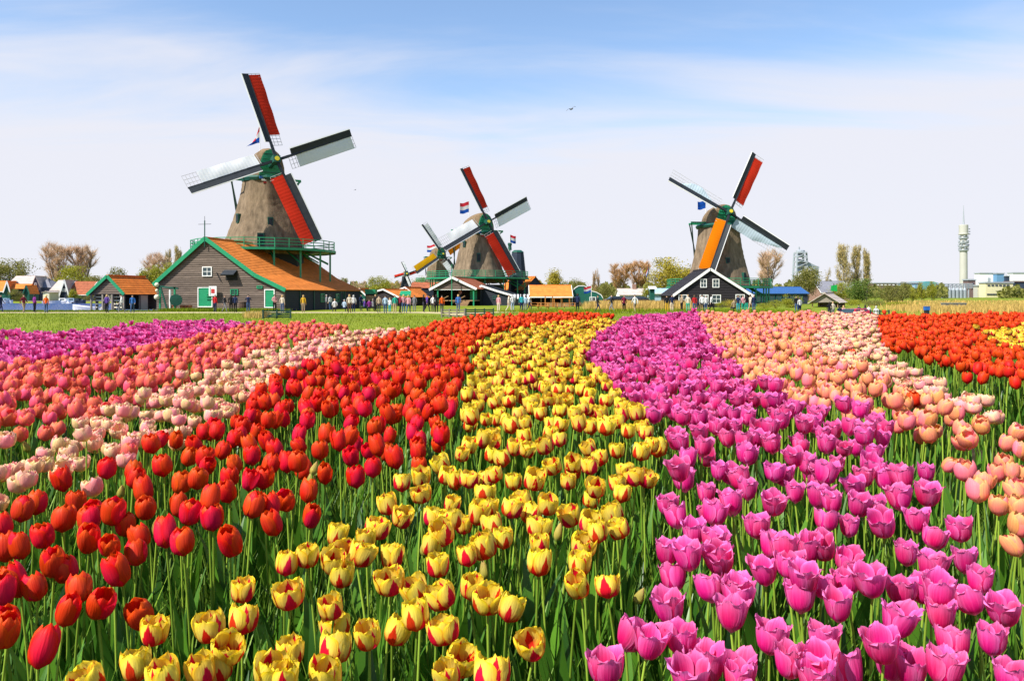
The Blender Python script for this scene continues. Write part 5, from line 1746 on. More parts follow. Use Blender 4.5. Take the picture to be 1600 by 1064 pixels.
def tree(name, label, px, py_top, w_px, dist, kind, leaf, seed, group=None, n=1.0, cat="tree", twig=None, low=.25):
    rg = np.random.default_rng(seed)
    h = gz(py_top, dist)
    w = w_px * dist / 1200 / 2
    root = thing(name, (gx(px, dist), dist, 0), label, cat, group)
    t = MB()
    tips = []
    crown_n = None
    if kind == "poplar":
        t.tube([(0, 0, -.1), (.05, 0, h * .5), (0, .03, h * .97)], [h * .016, h * .010, h * .002], 6)
        nl = 26
        for i in range(nl):
            z0 = h * rg.uniform(.08, .78)
            a = rg.uniform(0, 6.28)
            ln = h * rg.uniform(.16, .30)
            k = w * rg.uniform(.5, 1.0) * (1 - (z0 / h) ** 3 * .6)
            p1 = (math.cos(a) * k * .75, math.sin(a) * k * .75, z0 + ln * .45)
            p2 = (math.cos(a) * k * .9, math.sin(a) * k * .9, min(h * .99, z0 + ln))
            t.tube([(0, 0, z0), p1, p2], [h * .006, h * .004, h * .0015], 4)
            tips.append((p1, p2))
        A, B = np.array([q[0] for q in tips]), np.array([q[1] for q in tips])
        m = int(2600 * n)
        i = rg.integers(0, nl, m)
        f = rg.uniform(-.5, 1.05, m)[:, None]
        C = A[i] + (B[i] - A[i]) * f + rg.normal(size=(m, 3)) * np.array([w * .17, w * .17, h * .015])
        C[:, 2] = np.clip(C[:, 2], h * .05, h)
        V1, F1 = ribbons(rg, C, C + rg.normal(size=(m, 3)) * np.array([w * .10, w * .10, 0]) + np.array([0, 0, h * .04]), h * .0022)
        V2, F2 = leaf_quads(rg, C[: m // 2], h * .0085)
        V, F = np.concatenate([V1, V2]), np.concatenate([F1, F2 + len(V1)])
        mats, mi = [twig or TWIG_T, leaf], np.concatenate([np.zeros(len(F1)), np.ones(len(F2))])
    elif kind == "bare":
        forks = rg.integers(2, 4)
        base_h = h * rg.uniform(.10, .18)
        t.tube([(0, 0, -.1), (0, 0, base_h)], [h * .028, h * .022], 7)
        segs = []
        for k in range(7):
            a = 6.28 * k / 7 + rg.uniform(-.3, .3)
            out = w * rg.uniform(.25, .8)
            p0 = Vector((0, 0, base_h * rg.uniform(.8, 1.0)))
            p1 = Vector((math.cos(a) * out * .45, math.sin(a) * out * .45, h * rg.uniform(.34, .46)))
            p2 = Vector((math.cos(a) * out * .85, math.sin(a) * out * .85, h * rg.uniform(.62, .78)))
            p3 = Vector((math.cos(a) * out, math.sin(a) * out, h * rg.uniform(.86, .99)))
            t.tube([p0, p1, p2, p3], [h * .014, h * .010, h * .006, h * .002], 5)
            pts = [p0, p1, p2, p3]
            for j in range(16):
                f = rg.uniform(.7, 2.9)
                q = pts[int(f)].lerp(pts[int(f) + 1], f % 1)
                b = rg.uniform(0, 6.28)
                ln = h * rg.uniform(.10, .24) * (1.15 - .2 * f)
                e = q + Vector((math.cos(b) * ln * .75, math.sin(b) * ln * .75, ln * rg.uniform(.45, 1.1)))
                rr = math.hypot(e.x, e.y)
                if rr > w:
                    e.x *= w / rr
                    e.y *= w / rr
                e.z = min(e.z, h)
                segs.append((q, e))
                t.tube([q, e], [h * .0045, h * .0015], 3, cap=False)
        A, B = np.array([q for q, _ in segs]), np.array([e for _, e in segs])
        m = int(7500 * n)
        i = rg.integers(0, len(segs), m)
        f = rg.uniform(.15, 1.0, m)[:, None]
        C = A[i] + (B[i] - A[i]) * f
        d = (B[i] - A[i]) * .35 + rg.normal(size=(m, 3)) * h * .032 + np.array([0, 0, h * .02])
        V, F = ribbons(rg, C, C + d, h * .0021)
        mats, mi = [leaf], None
    else:
        bush = kind == "bush"
        zc, rz = (h * .48, h * .52) if bush else (h * (low + 1) / 2, h * (1 - low) / 2)
        if bush:
            for k in range(6):
                a = rg.uniform(0, 6.28)
                t.tube([(0, 0, -.05), (math.cos(a) * w * .3, math.sin(a) * w * .3, h * .45), (math.cos(a) * w * .55, math.sin(a) * w * .55, h * .8)], [h * .02, h * .012, h * .005], 4)
        else:
            t.tube([(0, 0, -.1), (.02 * h, 0, h * .3), (0, .02 * h, h * .75)], [h * .026, h * .018, h * .006], 7)
        nc = int((26 if not bush else 22) * max(1, w / h * 1.3))
        cl = []
        for k in range(nc):
            for _ in range(20):
                p = rg.uniform(-1, 1, 3)
                if (p ** 2).sum() < 1 and (p ** 2).sum() > .12:
                    break
            zz = zc + p[2] * rz * .86
            taper = 1.0 if kind != "cone" else max(.12, 1.15 * (1 - (zz - h * low * .6) / (h * .98)))
            cpos = Vector((p[0] * w * .80 * taper, p[1] * w * .80 * taper, zz))
            cl.append(cpos)
            if not bush and k % 2 == 0:
                z0 = h * rg.uniform(.22, .6)
                mid = Vector((cpos.x * .5, cpos.y * .5, (z0 + cpos.z) / 2 + h * .02))
                t.tube([(0, 0, z0), mid, cpos], [h * .009, h * .006, h * .002], 4)
        Cc = np.array(cl)
        m = int((6200 if not bush else 3600) * n)
        i = rg.integers(0, nc, m)
        rr = rg.uniform(.55, 1.25, nc)
        sig = np.array([w, w, rz]) * .20
        C = Cc[i] + rg.normal(size=(m, 3)) * sig * rr[i][:, None]
        C[:, 2] = np.clip(C[:, 2], h * .015, h * 1.0)
        V, F = leaf_quads(rg, C, max(h, w) * (.019 if not bush else .026))
        k = m // 5
        V2, F2 = ribbons(rg, C[:k], C[:k] + rg.normal(size=(k, 3)) * h * .03, h * .002)
        mats, mi = [leaf, twig or TWIG_B], np.concatenate([np.zeros(len(F)), np.ones(len(F2))])
        V, F = np.concatenate([V, V2]), np.concatenate([F, F2 + len(V)])
    t.build("trunk" if kind != "bush" else "stem", BARK, root)
    link("crown", np_mesh("crown", V, F, mats, mi=mi), root, kind="stuff")
    return root


T = tree
T("leafy_tree", "olive green tree at the left end of the far bank", 14, 404, 66, 222, "leafy", L_O, 1)
T("bare_tree", "bare pinkish tree, taller and left of the pair beyond the riverside houses", 92, 383, 52, 232, "bare", TWIG_P, 2)
T("bare_tree", "bare pinkish tree, right of the pair beyond the riverside houses", 128, 384, 50, 236, "bare", TWIG_P, 3)
T("leafy_tree", "yellow green tree below the pair of bare pink trees", 116, 416, 62, 226, "leafy", L_YG, 4, twig=TWIG_P, low=.1)
T("leafy_tree", "low olive tree behind the orange riverside roof", 150, 431, 44, 224, "leafy", L_O, 5, low=.1)
T("leafy_tree", "small pale round tree above the timber shed's roof", 183, 417, 30, 240, "leafy", L_O, 6, n=.5)
T("leafy_tree", "low olive trees' outer one right of the timber shed's ridge", 214, 436, 34, 250, "leafy", L_O, 7, n=.6, low=.05)
T("bare_tree", "bare pinkish tree rising behind the barn's left eave", 246, 398, 52, 205, "bare", TWIG_P, 8)
T("leafy_tree", "bright green tree between the timber shed and the barn", 236, 414, 40, 190, "leafy", L_YG, 9, low=.1)
T("leafy_tree", "yellow green tree touching the barn's left roof slope", 266, 411, 40, 188, "leafy", L_YG, 10, low=.1)
T("poplar_tree", "slim bare poplar behind the barn, left of two", 263, 391, 12, 215, "poplar", L_O, 11, "poplars behind the barn")
T("poplar_tree", "slim bare poplar behind the barn, right and taller of two", 278, 383, 13, 215, "poplar", L_O, 12, "poplars behind the barn")
T("hedge_bush", "round clipped olive hedge before the low riverside cottage", 25, 452, 24, 190, "bush", L_O, 13, cat="bush")
T("shrub", "yellow green shrub before the broad rust roof across the river", 114, 450, 16, 190, "bush", L_YG, 14, cat="bush")
T("shrub", "green shrub at the waterside right of the moored boats", 140, 459, 22, 189, "bush", L_O, 15, cat="bush")
T("shrub", "low dark shrub on the quay behind the white launches", 124, 461, 14, 189, "bush", L_G, 16, cat="bush")
T("leafy_tree", "small olive tree just right of the barn's far end", 536, 433, 20, 270, "leafy", L_O, 17, n=.5, low=.1)
T("leafy_tree", "round yellow green tree behind the market huts", 590, 431, 40, 265, "leafy", L_YG, 18, low=.08)
T("bare_tree", "low bare brown tree left of the round yellow green tree", 562, 440, 42, 275, "bare", TWIG_P, 19, n=.6)
T("bare_tree", "low bare brown tree between the huts and the tiny mill", 620, 441, 40, 285, "bare", TWIG_B, 20, n=.6)
T("leafy_tree", "pale green tree between the tiny mill and the yellow sailed mill", 657, 431, 30, 300, "leafy", L_YG, 21, n=.7, low=.1)
T("cone_tree", "bright yellow green pointed tree behind the bell gabled house", 866, 419, 36, 215, "cone", L_Y, 22, twig=TWIG_T, low=.05)
T("leafy_tree", "broad olive tree behind the open shed and bell gable", 893, 434, 46, 225, "leafy", L_O, 23, low=.05)
T("poplar_tree", "grey brown poplar left of two above the meadow", 929, 423, 8, 280, "poplar", L_O, 24, "poplars beyond the bell gable", n=.6, twig=TWIG_B)
T("poplar_tree", "grey brown poplar right and taller of two above the meadow", 934.5, 420, 8, 282, "poplar", L_O, 25, "poplars beyond the bell gable", n=.6, twig=TWIG_B)
T("leafy_tree", "low olive tree below the two grey brown poplars", 944, 443, 34, 205, "leafy", L_O, 26, low=.03)
T("bare_tree", "wide bare reddish brown tree behind the pale cottage, left trunk", 970, 414, 46, 200, "bare", TWIG_B, 27, n=1.3)
T("bare_tree", "tall bare reddish brown tree right behind the pale cottage's chimney", 1000, 410, 50, 204, "bare", TWIG_B, 28, n=1.3)
T("leafy_tree", "large fresh yellow tree left of the right hand windmill", 1042, 403, 64, 178, "leafy", L_Y, 29, twig=TWIG_T, low=.1)
T("leafy_tree", "fresh yellow tree half hidden behind the right hand windmill", 1078, 402, 54, 182, "leafy", L_Y, 30, twig=TWIG_T, low=.1)
T("leafy_tree", "small yellow willow beside the pale green cabinet", 1010, 447, 16, 135, "leafy", L_YG, 31, n=.5, low=.1)
T("bare_tree", "bare pale pink tree right of the right hand windmill", 1200, 393, 58, 205, "bare", TWIG_P, 32)
T("leafy_tree", "thin olive tree below the industrial tower", 1262, 417, 46, 192, "leafy", L_O, 33, twig=TWIG_T, low=.08)
T("leafy_tree", "low thin tree left of the industrial tower's olive tree", 1245, 431, 24, 200, "leafy", L_O, 34, n=.5, low=.08)
T("poplar_tree", "leftmost and widest of the three tall tan poplars", 1318, 379, 24, 240, "poplar", L_O, 35, "tall tan poplars", n=1.3)
T("poplar_tree", "middle one of the three tall tan poplars", 1337.5, 379, 17, 242, "poplar", L_O, 36, "tall tan poplars", n=1.2)
T("poplar_tree", "rightmost of the three tall tan poplars", 1354, 386, 16, 242, "poplar", L_O, 37, "tall tan poplars", n=1.2)
T("poplar_tree", "small distant poplar right of the industrial tower", 1294, 418, 11, 330, "poplar", L_O, 38, n=.5)
T("leafy_tree", "yellow bush tree at the foot of the leftmost tan poplar", 1316, 437, 40, 188, "leafy", L_YG, 39, low=.03)
T("round_bush", "big round green bush with a dark side under the tan poplars", 1346, 436, 56, 168, "bush", L_G, 40, cat="bush", n=1.6)
T("round_bush", "wide olive bush right of the big green bush", 1392, 444, 48, 172, "bush", L_O, 41, cat="bush", n=1.5)
T("round_bush", "olive bush overlapping the wide olive bush's right side", 1410, 441, 26, 176, "bush", L_O, 42, cat="bush")
T("leafy_tree", "bright yellow green willow before the teal factory hall", 1426, 449, 22, 185, "leafy", L_YG, 43, n=.7, low=.03)
T("leafy_tree", "slim yellow green tree left of the silos", 1440, 441, 14, 190, "leafy", L_YG, 44, n=.5, low=.05)
T("leafy_tree", "slim green gold tree right beside the silos", 1456, 440, 18, 192, "leafy", L_YG, 45, n=.6, low=.05, twig=TWIG_T)
T("garden_bush", "yellow green bush before the black house's right windows", 1146, 466, 36, 95, "bush", L_Y, 46, cat="bush", n=.8)
T("garden_bush", "low yellow green bush before the black house's middle windows", 1126, 470, 22, 94, "bush", L_YG, 47, cat="bush", n=.6)
T("garden_bush", "round green bush before the blue roofed hall, left of two", 1194, 473, 26, 92, "bush", L_YG, 48, cat="bush", n=.7)
T("garden_bush", "round green bush before the blue roofed hall, right of two", 1212, 468, 28, 95, "bush", L_YG, 49, cat="bush", n=.8)
T("garden_bush", "taller loose yellow green bush at the blue hall's right end", 1238, 457, 34, 100, "bush", L_YG, 50, cat="bush", n=.9)
T("garden_bush", "small dark green bush in the reeds left of the black house", 1028, 480, 18, 82, "bush", L_G, 51, cat="bush", n=.5)
T("garden_bush", "small green bush at the path left of the pavilion", 1262, 482, 16, 84, "bush", L_G, 52, cat="bush", n=.5)
T("garden_bush", "olive hedge bush below the pavilion's right eave", 1330, 468, 40, 120, "bush", L_YG, 53, cat="bush", n=.8)
T("garden_bush", "olive hedge bush between the pavilion and the fence", 1366, 469, 40, 118, "bush", L_O, 54, cat="bush", n=.8)
T("garden_bush", "low olive bush in front of the wide olive bush", 1400, 472, 44, 122, "bush", L_YG, 55, cat="bush", n=.8)

# far wood along the horizon
rgw = np.random.default_rng(90)
Cw = []
for x0, x1, lo, hi in ((-60, 240, 446, 460), (520, 640, 446, 459), (640, 740, 448, 460), (840, 1060, 446, 459), (1170, 1300, 444, 459), (1300, 1480, 450, 460), (1560, 1700, 452, 461)):
    m = int((x1 - x0) * 26)
    pxs = rgw.uniform(x0, x1, m)
    ds = rgw.uniform(330, 420, m)
    topy = lo + 3.2 * np.sin(pxs * .11) + 2.6 * np.sin(pxs * .37 + 1) + 1.5 * np.sin(pxs * .9)
    pys = topy + (464 - topy) * rgw.uniform(0, 1, m) ** 1.3
    z = EYE - (pys - 460) / 1200 * ds
    Cw.append(np.stack([(pxs - 800) / 1200 * ds, ds, np.maximum(z, .1)], 1))
Cw = np.concatenate(Cw)
Vw, Fw = leaf_quads(rgw, Cw, 1.0)
link("distant_wood", np_mesh("distant_wood", Vw, Fw, L_O), None, kind="stuff", label="far olive treeline along the horizon behind the village", cat="wood")

REED = leafm("reed_tan", (0.48, 0.31, 0.09), (0.60, 0.40, 0.12), trans=0.25, rough=0.8, spec=0.1)
flat0 = lambda x, y: ground_z(x, y)


def patch(name, mat, n, px0, px1, d0, d1, L, Wd, lean, label, cat, nseg=3):
    d = rg.uniform(d0, d1, n)
    q = (px1 - px0) * .06
    p = rg.uniform(px0 + q, px1 - q, n) + rg.normal(0, 1, n) * q * .8
    return blades(name, mat, np.stack([(p - 800) / 1200 * d, d], 1), L, Wd, nseg, lean, flat0, label, cat)


patch("reeds", REED, 9000, 912, 1090, 80, 104, (.5, 1.15), (.012, .03), (.05, .5), "tan reed bed between the bell gabled house and the black house", "reeds")
patch("reeds", REED, 12000, 1380, 1760, 66, 100, (.35, .75), (.012, .03), (.05, .5), "tan reed bed below the factory on the right", "reeds")
patch("reeds", REED, 5000, 1380, 1780, 100, 190, (.3, .6), (.03, .06), (.05, .5), "farther tan reed bed before the factory", "reeds")
patch("reeds", REED, 4000, 918, 1090, 104, 120, (.5, 1.0), (.02, .04), (.05, .5), "farther tan reeds before the pale cottage", "reeds")
patch("reeds", REED, 900, 378, 424, 55, 68, (.12, .5), (.01, .02), (.1, .6), "patch of dry yellow grass left of the dark gate", "reeds")
TUFT = leafm("meadow_blades", (0.115, 0.178, 0.009), (0.22, 0.275, 0.012), trans=0.3, rough=0.8, spec=0.1)
n = 60000
d = np.sqrt(rg.uniform(24 ** 2, 70 ** 2, n))
xx = rg.uniform(-.75, .75, n) * d
keep = ~((xx > 27) & (d > 62)) & ~((xx > -9.2) & (xx < -2.5) & (d > 63))
blades("meadow_grass", TUFT, np.stack([xx, d], 1)[keep], (.06, .20), (.006, .014), 2, (.2, 1.0), flat0, "short meadow grass in front of the footpath", "grass")
patch("bank_grass", TUFT, 14000, -160, 262, 75.4, 77.6, (.08, .30), (.008, .02), (.1, .7), "rough grass on the river's near bank", "grass", 2)
patch("bank_grass", TUFT, 9000, 240, 450, 77.0, 80.5, (.15, .45), (.008, .02), (.1, .7), "rough grass at the foot of the grey barn", "grass", 2)
patch("bank_grass", TUFT, 9000, 770, 1300, 70.0, 79.0, (.15, .5), (.008, .02), (.1, .7), "rough green strip behind the tulips before the reeds", "grass", 2)
# ------------------------------------------------------------------ people
SKIN = pm("skin", (0.56, 0.33, 0.23), 0.6, 0.1, 6)
SHOE = pm("shoe_leather", (0.03, 0.026, 0.024), 0.6, 0.2, 6)
CLOTH = {}


def cloth(name):
    cols = dict(red=(.50, .025, .03), maroon=(.22, .025, .05), purple=(.26, .04, .26), violet=(.12, .06, .30), pink=(.72, .34, .36), navy=(.02, .03, .08), black=(.014, .014, .018), blue=(.05, .16, .46), paleblue=(.42, .54, .68),
                white=(.78, .77, .76), cream=(.66, .56, .44), beige=(.48, .36, .24), grey=(.24, .24, .26), green=(.03, .40, .28), teal=(.04, .38, .42), yellow=(.62, .36, .03), orange=(.78, .12, .015), jeans=(.07, .12, .24), tan=(.38, .28, .18), charcoal=(.05, .05, .06), brown=(.12, .07, .045))
    if name not in CLOTH:
        CLOTH[name] = pm("cloth_" + name, tuple(c * .78 for c in cols[name]), 0.9, 0.18, 5, spec=0.1)
    return CLOTH[name]


def hairm(name):
    return pm("hair_" + name, dict(dark=(.02, .014, .01), brown=(.09, .05, .025), fair=(.42, .27, .11), grey=(.36, .35, .33), straw=(.62, .46, .20))[name], 0.7, 0.25, 12)


# joints: name -> (x, y, z, rx, ry); the figure faces -Y
BASE = dict(pelvis=(0, 0, .95, .155, .115), waist=(0, -.005, 1.10, .135, .10), chest=(0, -.01, 1.30, .165, .115), collar=(0, 0, 1.43, .10, .075), neck=(0, -.005, 1.49, .055, .055), face=(0, -.02, 1.585, .082, .095), crown=(0, -.012, 1.69, .060, .070),
            ls=(-.185, 0, 1.40, .062, .062), le=(-.235, .03, 1.13, .046, .046), lw=(-.235, -.05, .90, .034, .034), lh=(-.232, -.07, .82, .040, .026), lf=(-.228, -.085, .76, .022, .018),
            rs=(.185, 0, 1.40, .062, .062), re=(.235, .03, 1.13, .046, .046), rw=(.235, -.05, .90, .034, .034), rh=(.232, -.07, .82, .040, .026), rf=(.228, -.085, .76, .022, .018),
            lp=(-.095, 0, .87, .095, .10), lk=(-.10, -.015, .50, .062, .066), la=(-.10, .02, .10, .042, .046), lt=(-.105, -.13, .045, .042, .032),
            rp=(.095, 0, .87, .095, .10), rk=(.10, -.015, .50, .062, .066), ra=(.10, .02, .10, .042, .046), rt=(.105, -.13, .045, .042, .032))
EDGES = [("pelvis", "waist"), ("waist", "chest"), ("chest", "collar"), ("collar", "neck"), ("neck", "face"), ("face", "crown"), ("collar", "ls"), ("ls", "le"), ("le", "lw"), ("lw", "lh"), ("lh", "lf"), ("collar", "rs"), ("rs", "re"), ("re", "rw"), ("rw", "rh"), ("rh", "rf"),
         ("pelvis", "lp"), ("lp", "lk"), ("lk", "la"), ("la", "lt"), ("pelvis", "rp"), ("rp", "rk"), ("rk", "ra"), ("ra", "rt")]


def mv(p, **kw):
    q = dict(p)
    for k, v in kw.items():
        q[k] = tuple(v) + q[k][3:]
    return q


POSES = {
    "stand": BASE,
    "walk": mv(BASE, lk=(-.10, -.20, .53), la=(-.10, -.24, .12), lt=(-.105, -.39, .075), rk=(.10, .06, .50), ra=(.10, .30, .15), rt=(.105, .20, .045), le=(-.24, .14, 1.15), lw=(-.24, .16, .92), lh=(-.235, .15, .84), lf=(-.23, .14, .78), re=(.24, -.06, 1.13), rw=(.23, -.22, .96), rh=(.225, -.28, .91), rf=(.22, -.33, .87)),
    "photo": mv(BASE, le=(-.27, -.16, 1.24), lw=(-.11, -.33, 1.47), lh=(-.06, -.37, 1.53), lf=(-.035, -.39, 1.58), re=(.27, -.16, 1.24), rw=(.11, -.33, 1.47), rh=(.06, -.37, 1.53), rf=(.035, -.39, 1.58)),
    "bent": mv(BASE, le=(-.25, .02, 1.14), lw=(-.10, -.20, 1.12), lh=(-.03, -.25, 1.13), lf=(.02, -.27, 1.13), re=(.25, .02, 1.14), rw=(.10, -.22, 1.04), rh=(.03, -.27, 1.04), rf=(-.02, -.28, 1.05), rk=(.12, -.07, .50), ra=(.14, .04, .10), rt=(.17, -.10, .045)),
    "sit": {k: (x, y + (0 if z > .8 else 0), z - .42, a, b) for k, (x, y, z, a, b) in BASE.items()},
}
POSES["sit"] = mv(POSES["sit"], lk=(-.13, -.42, .50), la=(-.13, -.40, .10), lt=(-.135, -.54, .045), rk=(.13, -.42, .50), ra=(.13, -.40, .10), rt=(.135, -.54, .045), lw=(-.17, -.24, .60), lh=(-.14, -.31, .58), lf=(-.12, -.36, .57), rw=(.17, -.24, .60), rh=(.14, -.31, .58), rf=(.12, -.36, .57))


def seg_dist(p, a, b):
    d = b - a
    t = max(0, min(1, (p - a).dot(d) / d.length_squared))
    return (p - a - d * t).length


BODY = {}
for pose, J in POSES.items():
    names = list(J)
    me = D.meshes.new("body")
    me.from_pydata([J[n][:3] for n in names], [(names.index(a), names.index(b)) for a, b in EDGES], [])
    o = D.objects.new("body", me)
    COL.objects.link(o)
    sk = o.modifiers.new("skin", "SKIN")
    sk.use_smooth_shade = True
    sb = o.modifiers.new("sub", "SUBSURF")
    sb.levels = sb.render_levels = 1
    for i, n in enumerate(names):
        me.skin_vertices[0].data[i].radius = J[n][3:5]
        me.skin_vertices[0].data[i].use_root = n == "pelvis"
    dg = bpy.context.evaluated_depsgraph_get()
    res = D.meshes.new_from_object(o.evaluated_get(dg))
    D.objects.remove(o)
    lab = []
    for p in res.polygons:
        c = p.center
        best = min(EDGES, key=lambda e: seg_dist(c, Vector(J[e[0]][:3]), Vector(J[e[1]][:3])) / (J[e[0]][3] + J[e[1]][3]))
        b = best[1]
        if b in ("face", "crown", "lh", "lf", "rh", "rf", "neck"):
            lab.append(0)
        elif b in ("lt", "rt"):
            lab.append(3)
        elif b in ("lk", "la", "rk", "ra", "lp", "rp"):
            lab.append(2)
        else:
            lab.append(1)
    res.polygons.foreach_set("material_index", lab)
    res.materials.clear()
    for m in (SKIN, SKIN, SKIN, SKIN):
        res.materials.append(m)
    res.polygons.foreach_set("material_index", lab)
    BODY[pose] = res


def hair_mesh(style, mat, dz):
    mb = MB()
    vs, fs = [], []
    n, m = 10, 5
    for i in range(m + 1):
        t = i / m * (1.75 if style == "long" else 1.35)
        for k in range(n):
            a = 2 * math.pi * k / n
            back = math.sin(a) > -.35
            tt = t if back else min(t, .85)
            r = .098 * math.sin(min(tt, math.pi / 2) + .05)
            z = 1.645 + .098 * math.cos(tt) - (.10 * max(0, tt - 1.2) / .5 if style == "long" else 0)
            vs.append((r * math.cos(a), -.01 + r * 1.1 * math.sin(a), z + dz))
    for i in range(m):
        for k in range(n):
            a, b = i * n + k, i * n + (k + 1) % n
            fs.append((a, a + n, b + n, b))
    fs.append(tuple(range(n)))
    mb.add(vs, fs)
    return mb.mesh("hair", mat, True)


def hat_mesh(mat, dz):
    return MB().lathe([(.20, 1.66 + dz), (.19, 1.675 + dz), (.105, 1.68 + dz), (.09, 1.77 + dz), (.03, 1.79 + dz)], 12, c=(0, -.01, 0)).mesh("hat", mat, True)


_h = {}


def person(px, py, top, legs, hair, pose, face, label, h=1.72, dist=None, hat=None, z=None):
    dist = dist or EYE * 1200 / (py - 460)
    x = gx(px, dist)
    me = BODY[pose].copy()
    for i, m in enumerate((SKIN, cloth(top), cloth(legs), SHOE)):
        me.materials[i] = m
    o = link("person", me, None, label=label, cat="person", group="visitors at the windmills")
    s = h / 1.74
    o.location = (x, dist, gh(x, dist) if z is None else z)
    o.scale = (s, s, s)
    o.rotation_euler = (0, 0, R(face))
    dz = -.42 if pose == "sit" else 0.0
    key = (hair, dz, hat, len(label) % 2)
    if key not in _h:
        _h[key] = hat_mesh(hairm("straw"), dz) if hat else hair_mesh("long" if len(label) % 2 else "short", hairm(hair), dz)
    link("hat" if hat else "hair", _h[key], o)
    return o


